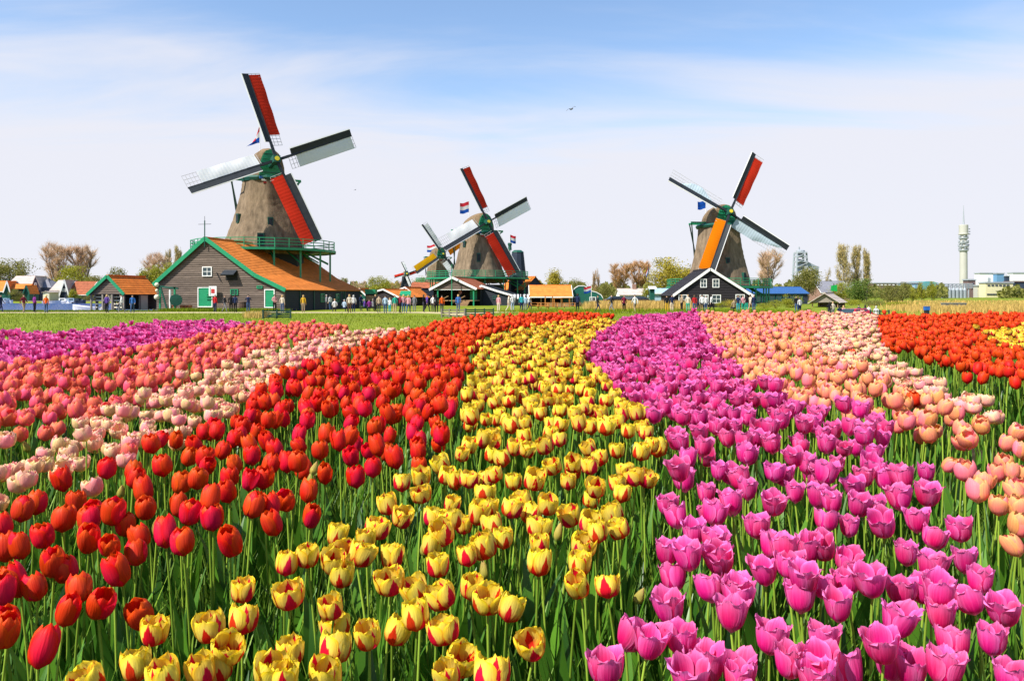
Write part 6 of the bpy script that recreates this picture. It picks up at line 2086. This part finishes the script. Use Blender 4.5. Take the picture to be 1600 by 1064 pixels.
PEOPLE = [
    (1, 488.5, "navy", "navy", "dark", "walk", 90, "person in navy clothes entering the picture at the footpath's left end"),
    (37, 489, "maroon", "tan", "brown", "walk", 60, "person in a dark red coat and beige trousers striding along the river path"),
    (54, 488.5, "purple", "black", "dark", "stand", 150, "person in a purple jacket standing by the river"),
    (72, 489, "orange", "jeans", "fair", "stand", 180, "person in an orange top and straw hat looking over the river", 1.68, None, 1),
    (167, 489, "violet", "black", "fair", "stand", 170, "person in a dark violet coat before the timber shed's racks"),
    (190, 489, "white", "grey", "dark", "walk", -60, "person in a white jacket and grey trousers at the timber shed's corner"),
    (207, 489.5, "blue", "jeans", "brown", "walk", 20, "person in blue jacket and jeans walking away from the timber shed"),
    (232, 486, "grey", "cream", "dark", "stand", 100, "person in grey coat and pale trousers under the shed roof's right end"),
    (240, 486, "navy", "paleblue", "dark", "stand", -90, "person in a navy coat with pale blue trousers beside the hand crane"),
    (336, 488, "red", "navy", "dark", "stand", 160, "person in a red coat under the barn's hanging sign"),
    (351, 488, "charcoal", "grey", "brown", "walk", 90, "person in a charcoal jacket with grey trousers walking past the barn"),
    (361, 488, "black", "black", "dark", "stand", 190, "person all in black, left of the pair before the barn's small green shutter"),
    (367.5, 488.5, "navy", "black", "dark", "stand", 170, "person in navy with black trousers, right of the pair before the barn's small green shutter"),
    (388, 488, "navy", "jeans", "dark", "photo", 200, "person in navy and jeans raising a camera before the barn wall"),
    (429, 487.5, "pink", "black", "dark", "bent", 40, "person in a pink top by the barn's right green door"),
    (441, 488.5, "cream", "jeans", "fair", "stand", 170, "person in a cream jacket and jeans at the barn's right corner"),
    (474, 488.5, "yellow", "tan", "fair", "stand", 180, "person in a mustard yellow jacket before the barn's dark side"),
    (510, 485, "grey", "charcoal", "grey", "stand", 120, "person in a grey shirt at the barn's green side window"),
    (516, 485, "white", "jeans", "dark", "stand", 240, "person in a white shirt by the barn's green side door"),
    (523, 488, "white", "charcoal", "fair", "sit", 200, "person in a white top sitting below the barn's side window"),
    (538, 488, "paleblue", "navy", "grey", "sit", 160, "person in pale blue sitting beside the barn's dark side door"),
    (546, 489, "cream", "brown", "fair", "stand", 175, "person in a cream hooded top at the far end of the barn"),
    (552.5, 488, "white", "navy", "grey", "stand", 200, "person in a white top just right of the barn's far corner"),
    (564, 486, "navy", "charcoal", "dark", "bent", 60, "person in navy facing the kiosk at the crowd's left end"),
    (569, 486, "violet", "navy", "grey", "sit", 130, "person in violet sitting at the crowd's left end"),
    (577, 487, "purple", "charcoal", "dark", "sit", 200, "person in purple sitting in front of the green kiosk"),
    (583, 486, "grey", "charcoal", "grey", "sit", 170, "grey clad person sitting right of the purple one"),
    (586.5, 487, "black", "black", "fair", "stand", 150, "fair haired person in black beside the green kiosk"),
    (592, 489, "beige", "charcoal", "dark", "stand", 180, "person in a beige coat in front of the white edged hut gable"),
    (602, 490, "paleblue", "jeans", "dark", "stand", 175, "person in a pale blue shirt and jeans standing foremost in the crowd"),
    (609, 488, "white", "teal", "fair", "stand", 150, "small person in white and teal beside the pale blue shirt", 1.4),
    (617, 489, "green", "beige", "brown", "stand", 190, "person in a bright green shirt in the crowd's middle"),
    (625, 489, "maroon", "black", "dark", "bent", 120, "person in maroon beside the bright green shirt"),
    (630.5, 488.5, "pink", "jeans", "fair", "stand", 200, "person in a pink top under the green awning"),
    (638, 489.5, "pink", "jeans", "fair", "walk", 170, "person in a pale pink top and jeans right of the green awning"),
    (647.5, 487, "grey", "grey", "brown", "stand", 190, "person in a grey shirt standing alone right of the crowd"),
    (662, 488, "black", "charcoal", "dark", "bent", 80, "person in black beside the pushchair path, left of two in black"),
    (667, 488, "violet", "charcoal", "dark", "walk", 130, "person in violet black walking towards the veranda"),
    (676.5, 488, "white", "charcoal", "brown", "stand", 170, "person in a white shirt left of the orange shirt"),
    (682, 488.5, "black", "black", "dark", "stand", 190, "person in black between the white and the orange shirts"),
    (690.5, 489, "orange", "charcoal", "dark", "stand", 200, "person in a bright orange shirt before the veranda steps"),
    (716, 488, "blue", "jeans", "fair", "stand", 180, "person in a blue shirt at the green mast before the veranda"),
    (719, 470, "pink", "charcoal", "dark", "bent", -10, "person in a pink shirt standing up on the veranda floor", 1.72, 118.8, None, .87),
    (779, 487.5, "pink", "cream", "fair", "stand", 150, "person in a pale pink coat before the long black tarred house"),
    (795, 487.5, "cream", "cream", "brown", "walk", 100, "person in cream, left of the pair under the striped awning"),
    (801, 487, "white", "paleblue", "grey", "stand", 200, "person in white, right of the pair under the striped awning"),
    (815, 487.5, "teal", "navy", "dark", "stand", 190, "person in a teal jacket right of the striped awning"),
    (820.5, 487, "paleblue", "grey", "brown", "stand", 170, "person in pale blue close beside the teal jacket"),
    (827, 486.5, "white", "navy", "dark", "walk", 90, "person in white at the left end of the open shed"),
    (902.5, 488, "navy", "black", "dark", "stand", 160, "tall person in navy before the bell gabled house's door", 1.85),
    (934, 488.5, "charcoal", "navy", "brown", "walk", 80, "person in charcoal walking before the bell gabled house's right edge"),
    (956, 489, "charcoal", "grey", "dark", "walk", 250, "person in charcoal and grey walking alone before the tan reeds"),
    (975, 489, "maroon", "black", "dark", "stand", 20, "person in a maroon and black coat before the pale cottage"),
    (992, 489, "white", "tan", "dark", "walk", 200, "person in white with tan trousers walking before the reeds"),
    (1042, 488.5, "black", "yellow", "dark", "stand", 170, "person in black with yellow trousers left of the black house"),
    (1050, 488, "navy", "cream", "dark", "stand", 190, "person in navy with cream trousers left of the black house"),
    (1065, 488, "tan", "black", "fair", "bent", 110, "person in tan before the black house's left window"),
    (1075, 489, "cream", "green", "fair", "stand", 160, "person in cream with green trousers left of the red jacket"),
    (1085, 489, "red", "jeans", "brown", "stand", 185, "person in a red jacket before the black house"),
    (1091, 488, "charcoal", "navy", "dark", "stand", 200, "person in charcoal just right of the red jacket"),
    (1097, 488.5, "white", "charcoal", "dark", "stand", 170, "person in a white shirt, left of the three in white by the black house"),
    (1103, 488, "white", "jeans", "grey", "stand", 190, "person in a white shirt, middle of the three in white by the black house"),
    (1111.5, 488.5, "white", "black", "dark", "walk", 90, "person in a white shirt, right of the three in white by the black house"),
    (1147, 488.5, "tan", "charcoal", "dark", "sit", 190, "person in tan sitting before the yellow green bush"),
    (1153.5, 489, "navy", "teal", "brown", "stand", 175, "person in navy with teal trousers right of the yellow green bush"),
    (1161, 488.5, "pink", "green", "brown", "stand", 200, "person in pink with green trousers before the black house's right corner"),
    (1166, 488, "black", "green", "dark", "stand", 160, "person in black beside the pink top at the black house's right corner"),
    (1172.5, 488.5, "cream", "beige", "brown", "walk", 110, "person in cream below the right end of the white bargeboard"),
    (1178, 489, "navy", "jeans", "grey", "stand", 190, "person in navy and jeans, last of the row right of the black house"),
    (1244.5, 488, "black", "jeans", "dark", "stand", 170, "person in black and jeans before the loose yellow green bush"),
    (1249.5, 488, "white", "navy", "brown", "stand", 200, "person in white beside the one in black by the loose bush"),
    (1296, 486, "black", "charcoal", "dark", "stand", 160, "person in black, left of the pair before the pavilion"),
    (1301.5, 486, "cream", "grey", "fair", "stand", 190, "person in cream, right of the pair before the pavilion"),
    (1312, 488, "navy", "charcoal", "dark", "stand", 180, "person in navy at the left of the red car"),
    (1318, 488, "pink", "charcoal", "fair", "bent", 150, "person in pink beside the red car's left side"),
    (1342, 0, "navy", "black", "dark", "stand", 180, "person in navy behind the red car's roof", 1.72, 77),
    (1352, 0, "charcoal", "black", "dark", "stand", 160, "person in charcoal right behind the red car", 1.72, 76),
    (1357.5, 0, "white", "navy", "dark", "stand", 190, "person in white between the red car and the dark fence", 1.72, 75),
    (1369, 0, "white", "grey", "grey", "stand", 170, "person in white leaning at the dark fence", 1.66, 74),
]
for p in PEOPLE:
    a = list(p) + [None] * (12 - len(p))
    person(*a[:8], h=a[8] or 1.66 + .03 * (len(a[7]) % 4), dist=a[9], hat=a[10], z=a[11])

# ------------------------------------------------------------------ fences, cars, goods, birds
FENCEM = pm("fence_dark_green", (0.012, 0.045, 0.035), 0.6, 0.2, 3)


def rail_fence(name, label, px0, px1, d0, d1, h, rails, posts, mat, z=None):
    A, B = Vector((gx(px0, d0), d0, 0)), Vector((gx(px1, d1), d1, 0))
    root = thing(name, A, label, "gate" if name == "gate" else "fence")
    if z is not None:
        root.location.z = z
    d = B - A
    for k in range(posts):
        p = d * (k / (posts - 1))
        MB().beam(p, p + Vector((0, 0, h + .08)), .10).build("post", mat, root)
    n = d.normalized().cross(Vector((0, 0, 1))) * -.07
    for k in range(rails):
        zz = h * (k + .8) / rails
        MB().beam(n + Vector((0, 0, zz)), d + n + Vector((0, 0, zz)), .035, .09).build("rail", mat, root)
    return root


g = rail_fence("gate", "dark green field gate on the meadow before the barn's right corner", 411, 454, 55, 55.5, .58, 4, 3, FENCEM)
MB().beam((.05, .1, .1), (1.9, .1, .52), .05, .07).build("diagonal_brace", FENCEM, g)
rail_fence("fence", "grey wooden fence with pale posts before the veranda, left of two", 690, 726, 57, 57, .62, 3, 4, TIMBERG)
rail_fence("fence", "dark green rail fence before the veranda, right of two", 728, 771, 57, 58, .62, 4, 4, FENCEM)
rail_fence("fence", "dark wooden fence beside the red car", 1360, 1389, 70.5, 70.5, 1.25, 4, 3, FENCEM, z=-1.0)
POT = pm("terracotta", (0.36, 0.12, 0.06), 0.8, 0.2, 5)
for i, (px, w_) in enumerate(((266, .24), (273, .2), (284.5, .22), (290, .2), (296.5, .24))):
    t = thing("flower_pot", (gx(px, 81.2), 81.2, 0), ["leftmost terracotta pot at the barn's foot, nearest the crane", "second terracotta pot from the hand crane", "middle terracotta pot of the five at the barn's foot", "fourth terracotta pot from the hand crane", "terracotta pot nearest the barn's big green door"][i], "pot", "terracotta pots at the barn")
    MB().lathe([(w_ * .65, 0), (w_, .5)], 10).build("pot_body", POT, t)
    MB().lathe([(w_ * 1.08, .501), (w_ * 1.08, .60), (w_ * .85, .60), (w_ * .85, .52)], 10, cap=False).build("rim", POT, t)
brl = thing("barrel", (gx(380, 80.6), 80.6, 0), "dark brown barrel standing against the barn wall", "barrel")
MB().lathe([(.34, 0), (.42, .35), (.42, .6), (.34, .98)], 12).build("staves", pm("barrel_oak", (.07, .04, .025), .8), brl)
for z in (.18, .78):
    MB().lathe([(.40, z), (.41, z + .06)], 12, cap=False).build("hoop", IRON, brl)


def table(px, dist, label, rz):
    t = thing("picnic_table", (gx(px, dist), dist, 0), label, "table", "picnic tables by the open shed", R(rz))
    for k in range(4):
        MB().box(-.8, -.36 + .185 * k, .72, .8, -.36 + .185 * k + .165, .76).build("top_board", ORANGEW, t)
    for s in (-1, 1):
        MB().box(-.8, s * .72 - .13, .43, .8, s * .72 + .13, .47).build("bench", ORANGEW, t)
        for x in (-.6, .6):
            MB().beam((x, s * .25, .715), (x, s * .62, 0), .07, .09).build("leg", ORANGEW, t)
    for x in (-.66, .66):
        MB().beam((x, -.75, .40), (x, .75, .40), .05, .08).build("cross_bar", ORANGEW, t)
    return t


table(836, 92, "orange wooden picnic table nearest the striped awning", 12)
table(849, 89, "orange wooden picnic table in front of the open shed's left half", -8)
table(862, 92, "orange wooden picnic table before the open shed's middle", 5)
table(890, 90, "orange wooden picnic table before the bell gabled house's door", -4)
for i, (px, d_, h_) in enumerate(((852, 104, 1.5), (866, 103, 1.2), (878, 103, 1.25))):
    t = thing("wooden_stall", (gx(px, d_), d_, 0), ["tall orange wood stall under the open shed's left half", "open orange wood stall under the shed's middle", "orange wood stall at the open shed's right end"][i], "stall", "stalls under the open shed")
    for x in (0, 1.0):
        for y in (0, .6):
            MB().beam((x, y, 0), (x, y, h_), .09).build("post", ORANGEW, t)
    MB().box(-.1, -.1, h_ + .001, 1.1, .7, h_ + .07).build("roof_board", ORANGEW, t)
    MB().box(-.02, .02, .55, 1.02, .6, .61).build("counter", TIMBER, t)
    MB().box(.06, -.02, .06, .94, .02, .5).build("front_board", TIMBER, t)


def car(px, dist, rz, col, label, z=0.0):
    t = thing("car", (gx(px, dist), dist, z), label, "car", None, R(rz))
    prof = [(-2.0, .35), (-2.05, .75), (-1.95, .95), (-1.45, 1.0), (-.95, 1.42), (.55, 1.45), (1.35, 1.0), (1.95, .86), (2.05, .6), (2.0, .35)]
    mb = MB()
    ins = lambda z: .84 if z < 1.02 else .66
    n = len(prof)
    vs = [(x, -ins(z), z) for x, z in prof] + [(x, ins(z), z) for x, z in prof]
    mb.add(vs, [tuple(range(n - 1, -1, -1)), tuple(range(n, 2 * n))] + [(i, (i + 1) % n, n + (i + 1) % n, n + i) for i in range(n)])
    mb.build("body", col, t)
    for s in (-1, 1):
        MB().add([(-1.25, s * .80, 1.05), (.0, s * .80, 1.05), (.0, s * .70, 1.36), (-.88, s * .70, 1.36)], [(0, 1, 2, 3)]).build("window", GLASS, t)
        MB().add([(.06, s * .80, 1.05), (1.1, s * .80, 1.05), (.5, s * .70, 1.38), (.06, s * .70, 1.38)], [(0, 1, 2, 3)]).build("window", GLASS, t)
        for x in (-1.25, 1.25):
            w_ = MB().lathe([(.1, -.1), (.31, -.1), (.31, .1), (.1, .1)], 14).build("wheel", SHOE, t)
            w_.rotation_euler = (R(90), 0, 0)
            w_.location = (x, s * .78, .31)
            h_ = MB().lathe([(.17, -.105), (.17, .105)], 10).build("rim", pm("car_rim", (.5, .5, .52), .3, .05, metal=.8), w_)
        MB().obox((2.0, s * .6, .68), (.06, 0, 0), (0, .16, 0), (0, 0, .07)).build("headlight", WHITE, t)
        MB().obox((-2.02, s * .66, .82), (.04, 0, 0), (0, .10, 0), (0, 0, .10)).build("tail_light", ROSE, t)
    MB().add([(.62, -.62, 1.43), (.62, .62, 1.43), (1.30, .74, 1.04), (1.30, -.74, 1.04)], [(0, 1, 2, 3)]).build("windscreen", GLASS, t).location = (.02, 0, .012)
    MB().add([(-1.0, -.62, 1.41), (-1.0, .62, 1.41), (-1.42, .74, 1.04), (-1.42, -.74, 1.04)], [(0, 1, 2, 3)]).build("rear_window", GLASS, t).location = (-.02, 0, .012)
    return t


CRED = pm("car_paint_red", (0.50, 0.006, 0.035), 0.25, 0.05, 1, spec=.6)
CBLK = pm("car_paint_black", (0.015, 0.016, 0.02), 0.25, 0.05, 1, spec=.6)
CGRY = pm("car_paint_grey", (0.12, 0.13, 0.14), 0.3, 0.05, 1, spec=.6)
car(1338, 72, 28, CRED, "bright red car parked in the lane behind the right tulips", -1.02)
car(964, 126, 8, CBLK, "black car parked left of the pale cottage")
car(985, 128, 4, CGRY, "dark grey car parked before the pale cottage's long window")
car(1000, 124, -6, CBLK, "black car parked before the pale cottage's right end")
bb = thing("blue_bin", (gx(1448, 64.5), 64.5, 0), "bright blue container standing in the tan reeds", "container")
MB().box(-.20, -.15, .42, .20, .15, .70).build("box", BLUEP, bb)
MB().box(-.22, -.17, .701, .22, .17, .74).build("lid", BLUEP, bb)
MB().box(-.17, -.12, 0, .17, .12, .419).build("stand", IRON, bb)
CONC = pm("concrete_grey", (0.16, 0.17, 0.18), 0.9, 0.2, 2)
for i, (a, b) in enumerate(((1477, 1493), (1496.5, 1510))):
    t = thing("concrete_block", (gx(a, 92), 92, 0), "wide grey concrete block in the reeds below the silos" if i == 0 else "narrower grey concrete block right of the wide one in the reeds", "block", "concrete blocks in the reeds")
    MB().box(0, 0, 0, gx(b, 92) - gx(a, 92), .9, .62).build("block_body", CONC, t)
    MB().box(-.06, -.06, .621, gx(b, 92) - gx(a, 92) + .06, .96, .72).build("coping", CONC, t)

FEATH = pm("gull_grey", (0.10, 0.10, 0.115), 0.8, 0.2, 6)


def bird(px, py, dist, span, label, rz):
    t = thing("bird", (gx(px, dist), dist, gz(py, dist)), label, "bird", None, R(rz))
    t.rotation_euler = (0, R(-26), R(rz))
    s = span / 2
    MB().tube([(0, -s * .62, -.02 * s), (0, -s * .45, 0), (0, -s * .15, .02 * s), (0, s * .25, 0), (0, s * .55, -.01 * s)], [.01 * s, .09 * s, .14 * s, .10 * s, .03 * s], 8).build("body", FEATH, t, smooth=True)
    for sg in (-1, 1):
        w_ = MB()
        prof = [(.06, -.22, .24), (.4, -.30, .18), (.7, -.18, .14), (1.0, .12, .16)]
        zs_ = [0.02, .20, .22, .06]
        vs = []
        for (x, a, b), z in zip(prof, zs_):
            vs += [(sg * x * s, a * s, z * s), (sg * x * s, b * s, z * s + .004), (sg * x * s, (a + b) / 2 * s, z * s + .03 * s)]
        fs = []
        for i in range(3):
            p = i * 3
            fs += [(p, p + 3, p + 5, p + 2), (p + 2, p + 5, p + 4, p + 1), (p + 1, p + 4, p + 3, p)]
        w_.add(vs, fs).build("wing", FEATH, t, smooth=True)
    MB().add([(-.05 * s, .5 * s, 0), (.05 * s, .5 * s, 0), (.14 * s, .78 * s, 0), (-.14 * s, .78 * s, 0), (0, .6 * s, .02 * s)], [(0, 1, 4), (1, 2, 4), (2, 3, 4), (3, 0, 4)]).build("tail", FEATH, t)
    return t


bird(893, 171, 62, .95, "dark gull gliding in the open sky between the middle and right windmills", 20)
bird(555, 297, 200, 1.0, "far bird, a mere speck in the sky right of the largest windmill", 60)
# ------------------------------------------------------------------ industrial skyline on the right
PALEC = pm("concrete_pale", (0.43, 0.42, 0.37), 0.85, 0.08, .1)
PALEG = pm("metal_pale_grey", (0.33, 0.36, 0.39), 0.5, 0.12, .2)
SILO = pm("silo_metal", (0.30, 0.34, 0.37), 0.45, 0.12, .3, metal=.2)
DKIND = pm("cladding_dark_navy", (0.03, 0.045, 0.08), 0.7, 0.2, .1)
BLIND = pm("cladding_blue", (0.12, 0.26, 0.42), 0.6, 0.08, .1)
CREAMI = pm("cladding_cream", (0.66, 0.60, 0.36), 0.8, 0.06, .1)
BROWNI = pm("cladding_brown", (0.15, 0.10, 0.095), 0.8, 0.15, .1)
TEALI = pm("cladding_teal", (0.10, 0.30, 0.33), 0.6, 0.1, .1)
d = 700
s = d / 1200
tw = thing("telecom_tower", (gx(1505.5, d), d, 0), "tall pale concrete telecom tower with ringed platforms and a mast", "tower")
Z = lambda py: gz(py, d)
MB().lathe([(5.7 * s, 0), (5.4 * s, Z(400)), (4.9 * s, Z(352))], 20).build("shaft", PALEC, tw, smooth=False)
for py, r in ((392, 7.2), (386, 7.6), (380, 7.4), (373, 7.0)):
    MB().lathe([(5.5 * s, Z(py + .6)), (r * s, Z(py)), (r * s, Z(py - 1.6)), (5.5 * s, Z(py - 1.7))], 20).build("platform", PALEG, tw)
    for k in range(6):
        a = 6.28 * k / 6 + py
        MB().lathe([(.2, -.6), (1.0, -.3), (1.0, .3), (.2, .6)], 8, c=(math.cos(a) * (r - 1) * s, math.sin(a) * (r - 1) * s, Z(py - 3.2))).build("dish", PALEG, tw)
MB().lathe([(7.2 * s, Z(367)), (7.5 * s, Z(365.5)), (6.5 * s, Z(364.8)), (6.5 * s, Z(352)), (5.8 * s, Z(351.5))], 20).build("drum", PALEC, tw)
MB().tube([(0, 0, Z(352)), (0, 0, Z(340)), (0, 0, Z(321))], [.8, .5, .15], 6).build("mast", PALEG, tw)
for k in range(3):
    MB().beam((8.4 * s, 0, Z(366 - 4 * k)), (10.5 * s, 0, Z(366 - 4 * k)), .8).build("antenna", PALEG, tw)


def block(name, label, px0, px1, dist, py_top, depth, mat, cat="building", wins=(), roof=None, group="factory buildings"):
    x0, x1 = gx(px0, dist), gx(px1, dist)
    t = thing(name, (x0, dist, 0), label, cat, group)
    zt = gz(py_top, dist)
    W = x1 - x0
    MB().box(0, 0, 0, W, depth, zt).build("wall", mat, t)
    MB().box(-.4, -.4, zt + .001, W + .4, depth + .4, zt + .7).build("roof", roof or PALEG, t)
    for (a, b, c, e, m) in wins:
        MB().box(gx(a, dist) - x0, -.25, gz(e, dist), gx(b, dist) - x0, -.002, gz(c, dist)).build("window", m, t)
    return t


block("factory_hall", "cream factory hall with two dark window strips at the right", 1540, 1583, 420, 442.5, 6, CREAMI, wins=[(1543 + 6 * k, 1547 + 6 * k, 445, 447, DKIND) for k in range(6)] + [(1542 + 4.2 * k, 1545.6 + 4.2 * k, 459, 461, DKIND) for k in range(9)])
block("factory_block", "white upper block behind the cream factory hall", 1531, 1557, 520, 427.5, 6, WHITEW, wins=[(1543, 1547, 434, 440, PALEG)])
block("factory_block", "blue upper block right of the white one", 1557.6, 1569, 516, 428, 6, BLIND)
block("factory_block", "small dark stair block between the blue and white blocks", 1572, 1577.5, 514, 432, 4, DKIND)
block("factory_block", "white block at the photo's right edge above the navy hall", 1583, 1640, 540, 427, 6, WHITEW)
block("factory_hall", "dark navy hall right of the cream factory hall", 1583.5, 1660, 430, 441, 8, DKIND, roof=BROWNI)
block("factory_block", "narrow brown block between the telecom tower and the cream hall", 1513, 1524.5, 430, 438, 5, BROWNI, wins=[(1519, 1521, 442, 462, DKIND)])
block("factory_block", "pale tan tanks' house left of the cream hall", 1527, 1538, 426, 447, 4, PALEC)
block("factory_hall", "long grey brown factory roofline behind the olive bushes", 1366, 1424, 520, 443, 8, BROWNI, roof=PALEG, wins=[(1370 + 6 * k, 1373.5 + 6 * k, 444.5, 446, WHITEW) for k in range(9)])
block("factory_hall", "teal and white hall behind the yellow green willow", 1415, 1440, 400, 443, 8, PALEBLUE, wins=[(1423, 1424, 445, 470, WHITEW), (1430, 1431, 445, 470, TEALI)])
ch = thing("curved_hall", (gx(1436, 440), 440, 0), "low hall with a curved dark roof left of the silos", "building", "factory buildings")
MB().prism([(gx(1436 + 3.2 * k, 440) - gx(1436, 440), 0, gz(443 - 3.5 * math.sin(math.pi * k / 10), 440)) for k in range(11)] + [(gx(1468, 440) - gx(1436, 440), 0, 0), (0, 0, 0)], (0, 20, 0)).build("wall", TEALI, ch)
block("factory_hall", "low dark green roofed shed line at the factory's foot", 1455, 1532, 352, 470, 10, TEALI, roof=DKIND)
block("factory_hall", "pale green roofed low shed before the cream hall", 1535, 1566, 356, 470, 8, DKIND, roof=TEALB)
for k in range(7):
    px = 1472 + 5.9 * k
    t = thing("silo", (gx(px, 372), 372, 0), ["first silo from the left in the grey row", "second silo from the left in the grey row", "third silo from the left in the grey row", "middle silo of seven in the grey row", "third silo from the right in the grey row", "second silo from the right in the grey row", "last silo on the right in the grey row, nearest the telecom tower"][k], "silo", "grey metal silos")
    r = 2.75 * 372 / 1200
    MB().lathe([(r * .5, gz(478, 372)), (r, gz(472, 372)), (r, gz(453, 372)), (r * .25, gz(449.5, 372))], 14).build("tank", SILO, t)
    MB().lathe([(r * .9, 0), (r * .9, gz(478.5, 372))], 8).build("stand", DKIND, t)
    MB().tube([(0, 0, gz(449.6, 372)), (0, 0, gz(445, 372))], .25, 6).build("pipe", PALEG, t)
gan = thing("pipe_gantry", (gx(1464, 380), 380, 0), "pale pipe gantry running above the silos", "gantry")
Lg = gx(1520, 380) - gx(1464, 380)
for py in (444, 446.6, 449.4):
    MB().beam((0, 0, gz(py, 380)), (Lg, 0, gz(py, 380)), .5).build("pipe", PALEG, gan)
for k in range(10):
    x = Lg * k / 9
    MB().beam((x, .3, 0), (x, .3, gz(443, 380)), .45).build("post", PALEG if k % 3 else BROWNI, gan)
    if k < 9:
        MB().beam((x, .15, gz(450, 380)), (x + Lg / 9, .15, gz(444, 380)), .22).build("brace", PALEG, gan)

# industrial tower left
d = 520
it = thing("industrial_tower", (gx(1250.5, d), d, 0), "grey industrial tower of frames and drums beyond the thin olive tree", "tower")
Z = lambda py: gz(py, d)
q = d / 1200
for sx in (-1, 1):
    for sy in (-1, 1):
        MB().beam((sx * 10 * q, sy * 4, 0), (sx * 7 * q, sy * 3, Z(396)), 1.0).build("leg", SILO, it)
for i, py in enumerate((434, 426, 418, 410, 402, 396)):
    w_ = (10 - 3 * (460 - py) / 64) * q
    MB().box(-w_, -4, Z(py), w_, 4, Z(py) + .9).build("floor", PALEG, it)
    if i < 5:
        MB().beam((-w_, -4.2, Z(py)), (w_, -4.2, Z(py - 7.5)), .5).build("brace", PALEG, it)
MB().lathe([(6.4 * q, Z(395.5)), (6.8 * q, Z(394)), (6.8 * q, Z(391.5)), (3 * q, Z(390.5))], 14).build("drum", PALEG, it)
MB().lathe([(5.0 * q, Z(425)), (5.0 * q, Z(412)), (2.5 * q, Z(405))], 12).build("hopper", SILO, it)
MB().lathe([(4.2 * q, Z(401.5)), (4.2 * q, Z(396.2))], 12).build("hopper", PALEG, it)
MB().tube([(-2 * q, 0, Z(391)), (-2 * q, 0, Z(386))], .5, 6).build("pipe", PALEG, it)
MB().beam((6 * q, 0, Z(411)), (27 * q, 0, Z(421)), 3.2, 3.0).build("conveyor", SILO, it)
MB().beam((26 * q, 0, Z(416)), (26 * q, 0, 0), 1.6).build("conveyor_post", SILO, it)
